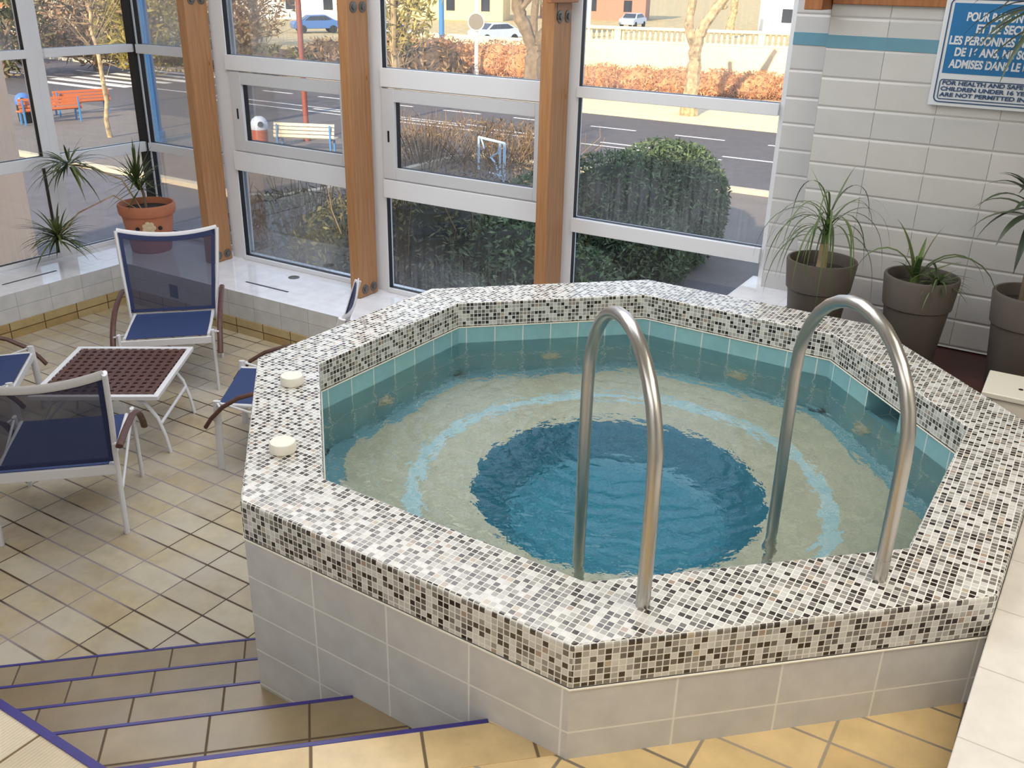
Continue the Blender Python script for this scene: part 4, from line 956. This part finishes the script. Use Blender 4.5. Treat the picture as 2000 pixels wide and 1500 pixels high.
bush('roadside_hedge', 'low grey-green hedge along the far side of the road in the side windows', 'hedge', [(-56+2.6*k, 33.5, -2.8, 1.9, 1.4, .85) for k in range(9)], 420, .13, [lf_dull, m_core2], shell=.7)
bush('roadside_hedge', 'low brown hedge along the far side of the road in the left window', 'hedge', [(-34.5+2.2*k, 36.5+.2*k, -2.6, 1.8, 1.3, 1.0) for k in range(4)], 520, .12, [lf_dry, m_core2], shell=.65)
def car(label, p, rz, mat):
    t = thing('parked_car', label, 'car', (p[0], p[1], ZG), rz)
    prof = [(-2.05, .35), (-2.1, .75), (-1.95, .92), (-1.25, 1.0), (-.7, 1.42), (.75, 1.46), (1.55, 1.05), (2.05, .9), (2.1, .4)]
    b = MB(); n = len(prof); vs = [(x, s*(.82 if z < 1.2 else .68), z) for s in (-1, 1) for x, z in prof]
    b.add(vs, [tuple(range(n)), tuple(reversed(range(n, 2*n)))]+[(i, n+i, n+(i+1) % n, (i+1) % n) for i in range(n)]); b.build('body', mat, t, bev=.05)
    b = MB()
    for s in (-1, 1): b.add([(-1.1, s*.835, 1.02), (-.62, s*.73, 1.36), (.68, s*.73, 1.40), (1.35, s*.835, 1.04)], [(0, 1, 2, 3)])
    b.add([(-1.30, -.7, 1.02), (-1.30, .7, 1.02), (-.74, .62, 1.41), (-.74, -.62, 1.41)], [(0, 1, 2, 3)]); b.build('window', m_win, t, smooth=False)
    for x in (-1.3, 1.3):
        for s in (-1, 1):
            b = MB(); b.tube([(x, s*.64, .33), (x, s*.84, .33)], .33, 14); b.build('wheel', m_tyre, t)
m_silver = plain('car_silver', rgb(196, 206, 220), .25, .3); m_bluecar = plain('car_blue', rgb(72, 110, 170), .25)
car('silver car parked left of the blue lamp pole', (4.6, 74.), .5, m_silver)
car('pale car parked right of the round sign', (13.2, 74.), .4, m_silver)
car('blue car parked far beyond the left window', (-.6, 84.), .2, m_bluecar)
car('white car parked beside the blue one far beyond the left window', (4.0, 90.), .3, m_hw)
car('silver car far behind the balustrade left of the forked tree', (32.5, 98.), .9, m_silver)
def house(label, p, rz, w, d, h, mw, roof=True, wins=3):
    t = thing('house', label, 'building', (p[0], p[1], ZG), rz)
    b = MB(); b.box((0, 0, 0), (w, d, h)); b.build('walls', mw, t, smooth=False)
    if roof: b = MB(); b.add([(-.3, -.4, h), (w+.3, -.4, h), (w+.3, d+.4, h), (-.3, d+.4, h), (-.3, d/2, h+2.2), (w+.3, d/2, h+2.2)], [(0, 1, 5, 4), (2, 3, 4, 5), (0, 4, 3), (1, 2, 5), (0, 3, 2, 1)]); b.build('roof', m_roof, t, smooth=False)
    for k in range(wins):
        x = w*(k+.5)/wins; b = MB(); b.box((x-.5, -.03, 1.0), (x+.5, .02, 2.3)); b.build('window', m_win, t, smooth=False)
house('bright white building far right behind the balustrade', (44, 92), -.6, 22, 8, 7, m_hw, False, 4)
house('red-brown house behind the balustrade', (27, 118), -.4, 13, 8, 5, m_hr)
house('yellow house beyond the round sign', (9, 112), -.3, 12, 8, 5, m_hy)
house('white house with a red roof far beyond the left window', (-9, 108), -.1, 12, 8, 3.1, m_hw)
house('cream house far beyond the left window beside the red-brown pole', (5.5, 128), -.2, 9, 8, 5, m_cream)
b = MB(); b.rbox(-44, -33, 56.0, 56.4, ZG, ZG+.9); tag(b.build('low_wall', m_stone, smooth=False), 'long low pale wall beyond the road in the left window', 'wall')
tree('dark conifer behind the balustrade right of the timber post', (21.8, 86), .3, [[(0, 0, 0, .3), (0, 0, 5, .1)]], (m_bark2, lf_hedge), (1500, 2.2, .3, 7, .22), 60, name='conifer')
tree('thin bare trunk behind the balustrade left of the conifer', (17.2, 78), .2, [[(0, 0, 0, .35), (.1, 0, 3, .3), (0, 0, 7, .2)]], (m_bark2, lf_dry), None, 61)
tree('bare leaning trunk behind the balustrade in front of the white building', (36.5, 82), .2, [[(0, 0, 0, .4), (.2, 0, 3, .35), (.4, 0, 7, .2)]], (m_bark, lf_dry), None, 62)
tree('thin bare trunk against the right end of the white building', (44.5, 76), .2, [[(0, 0, 0, .22), (.1, 0, 3, .18), (.2, 0, 7, .1)]], (m_bark2, lf_dry), None, 63)
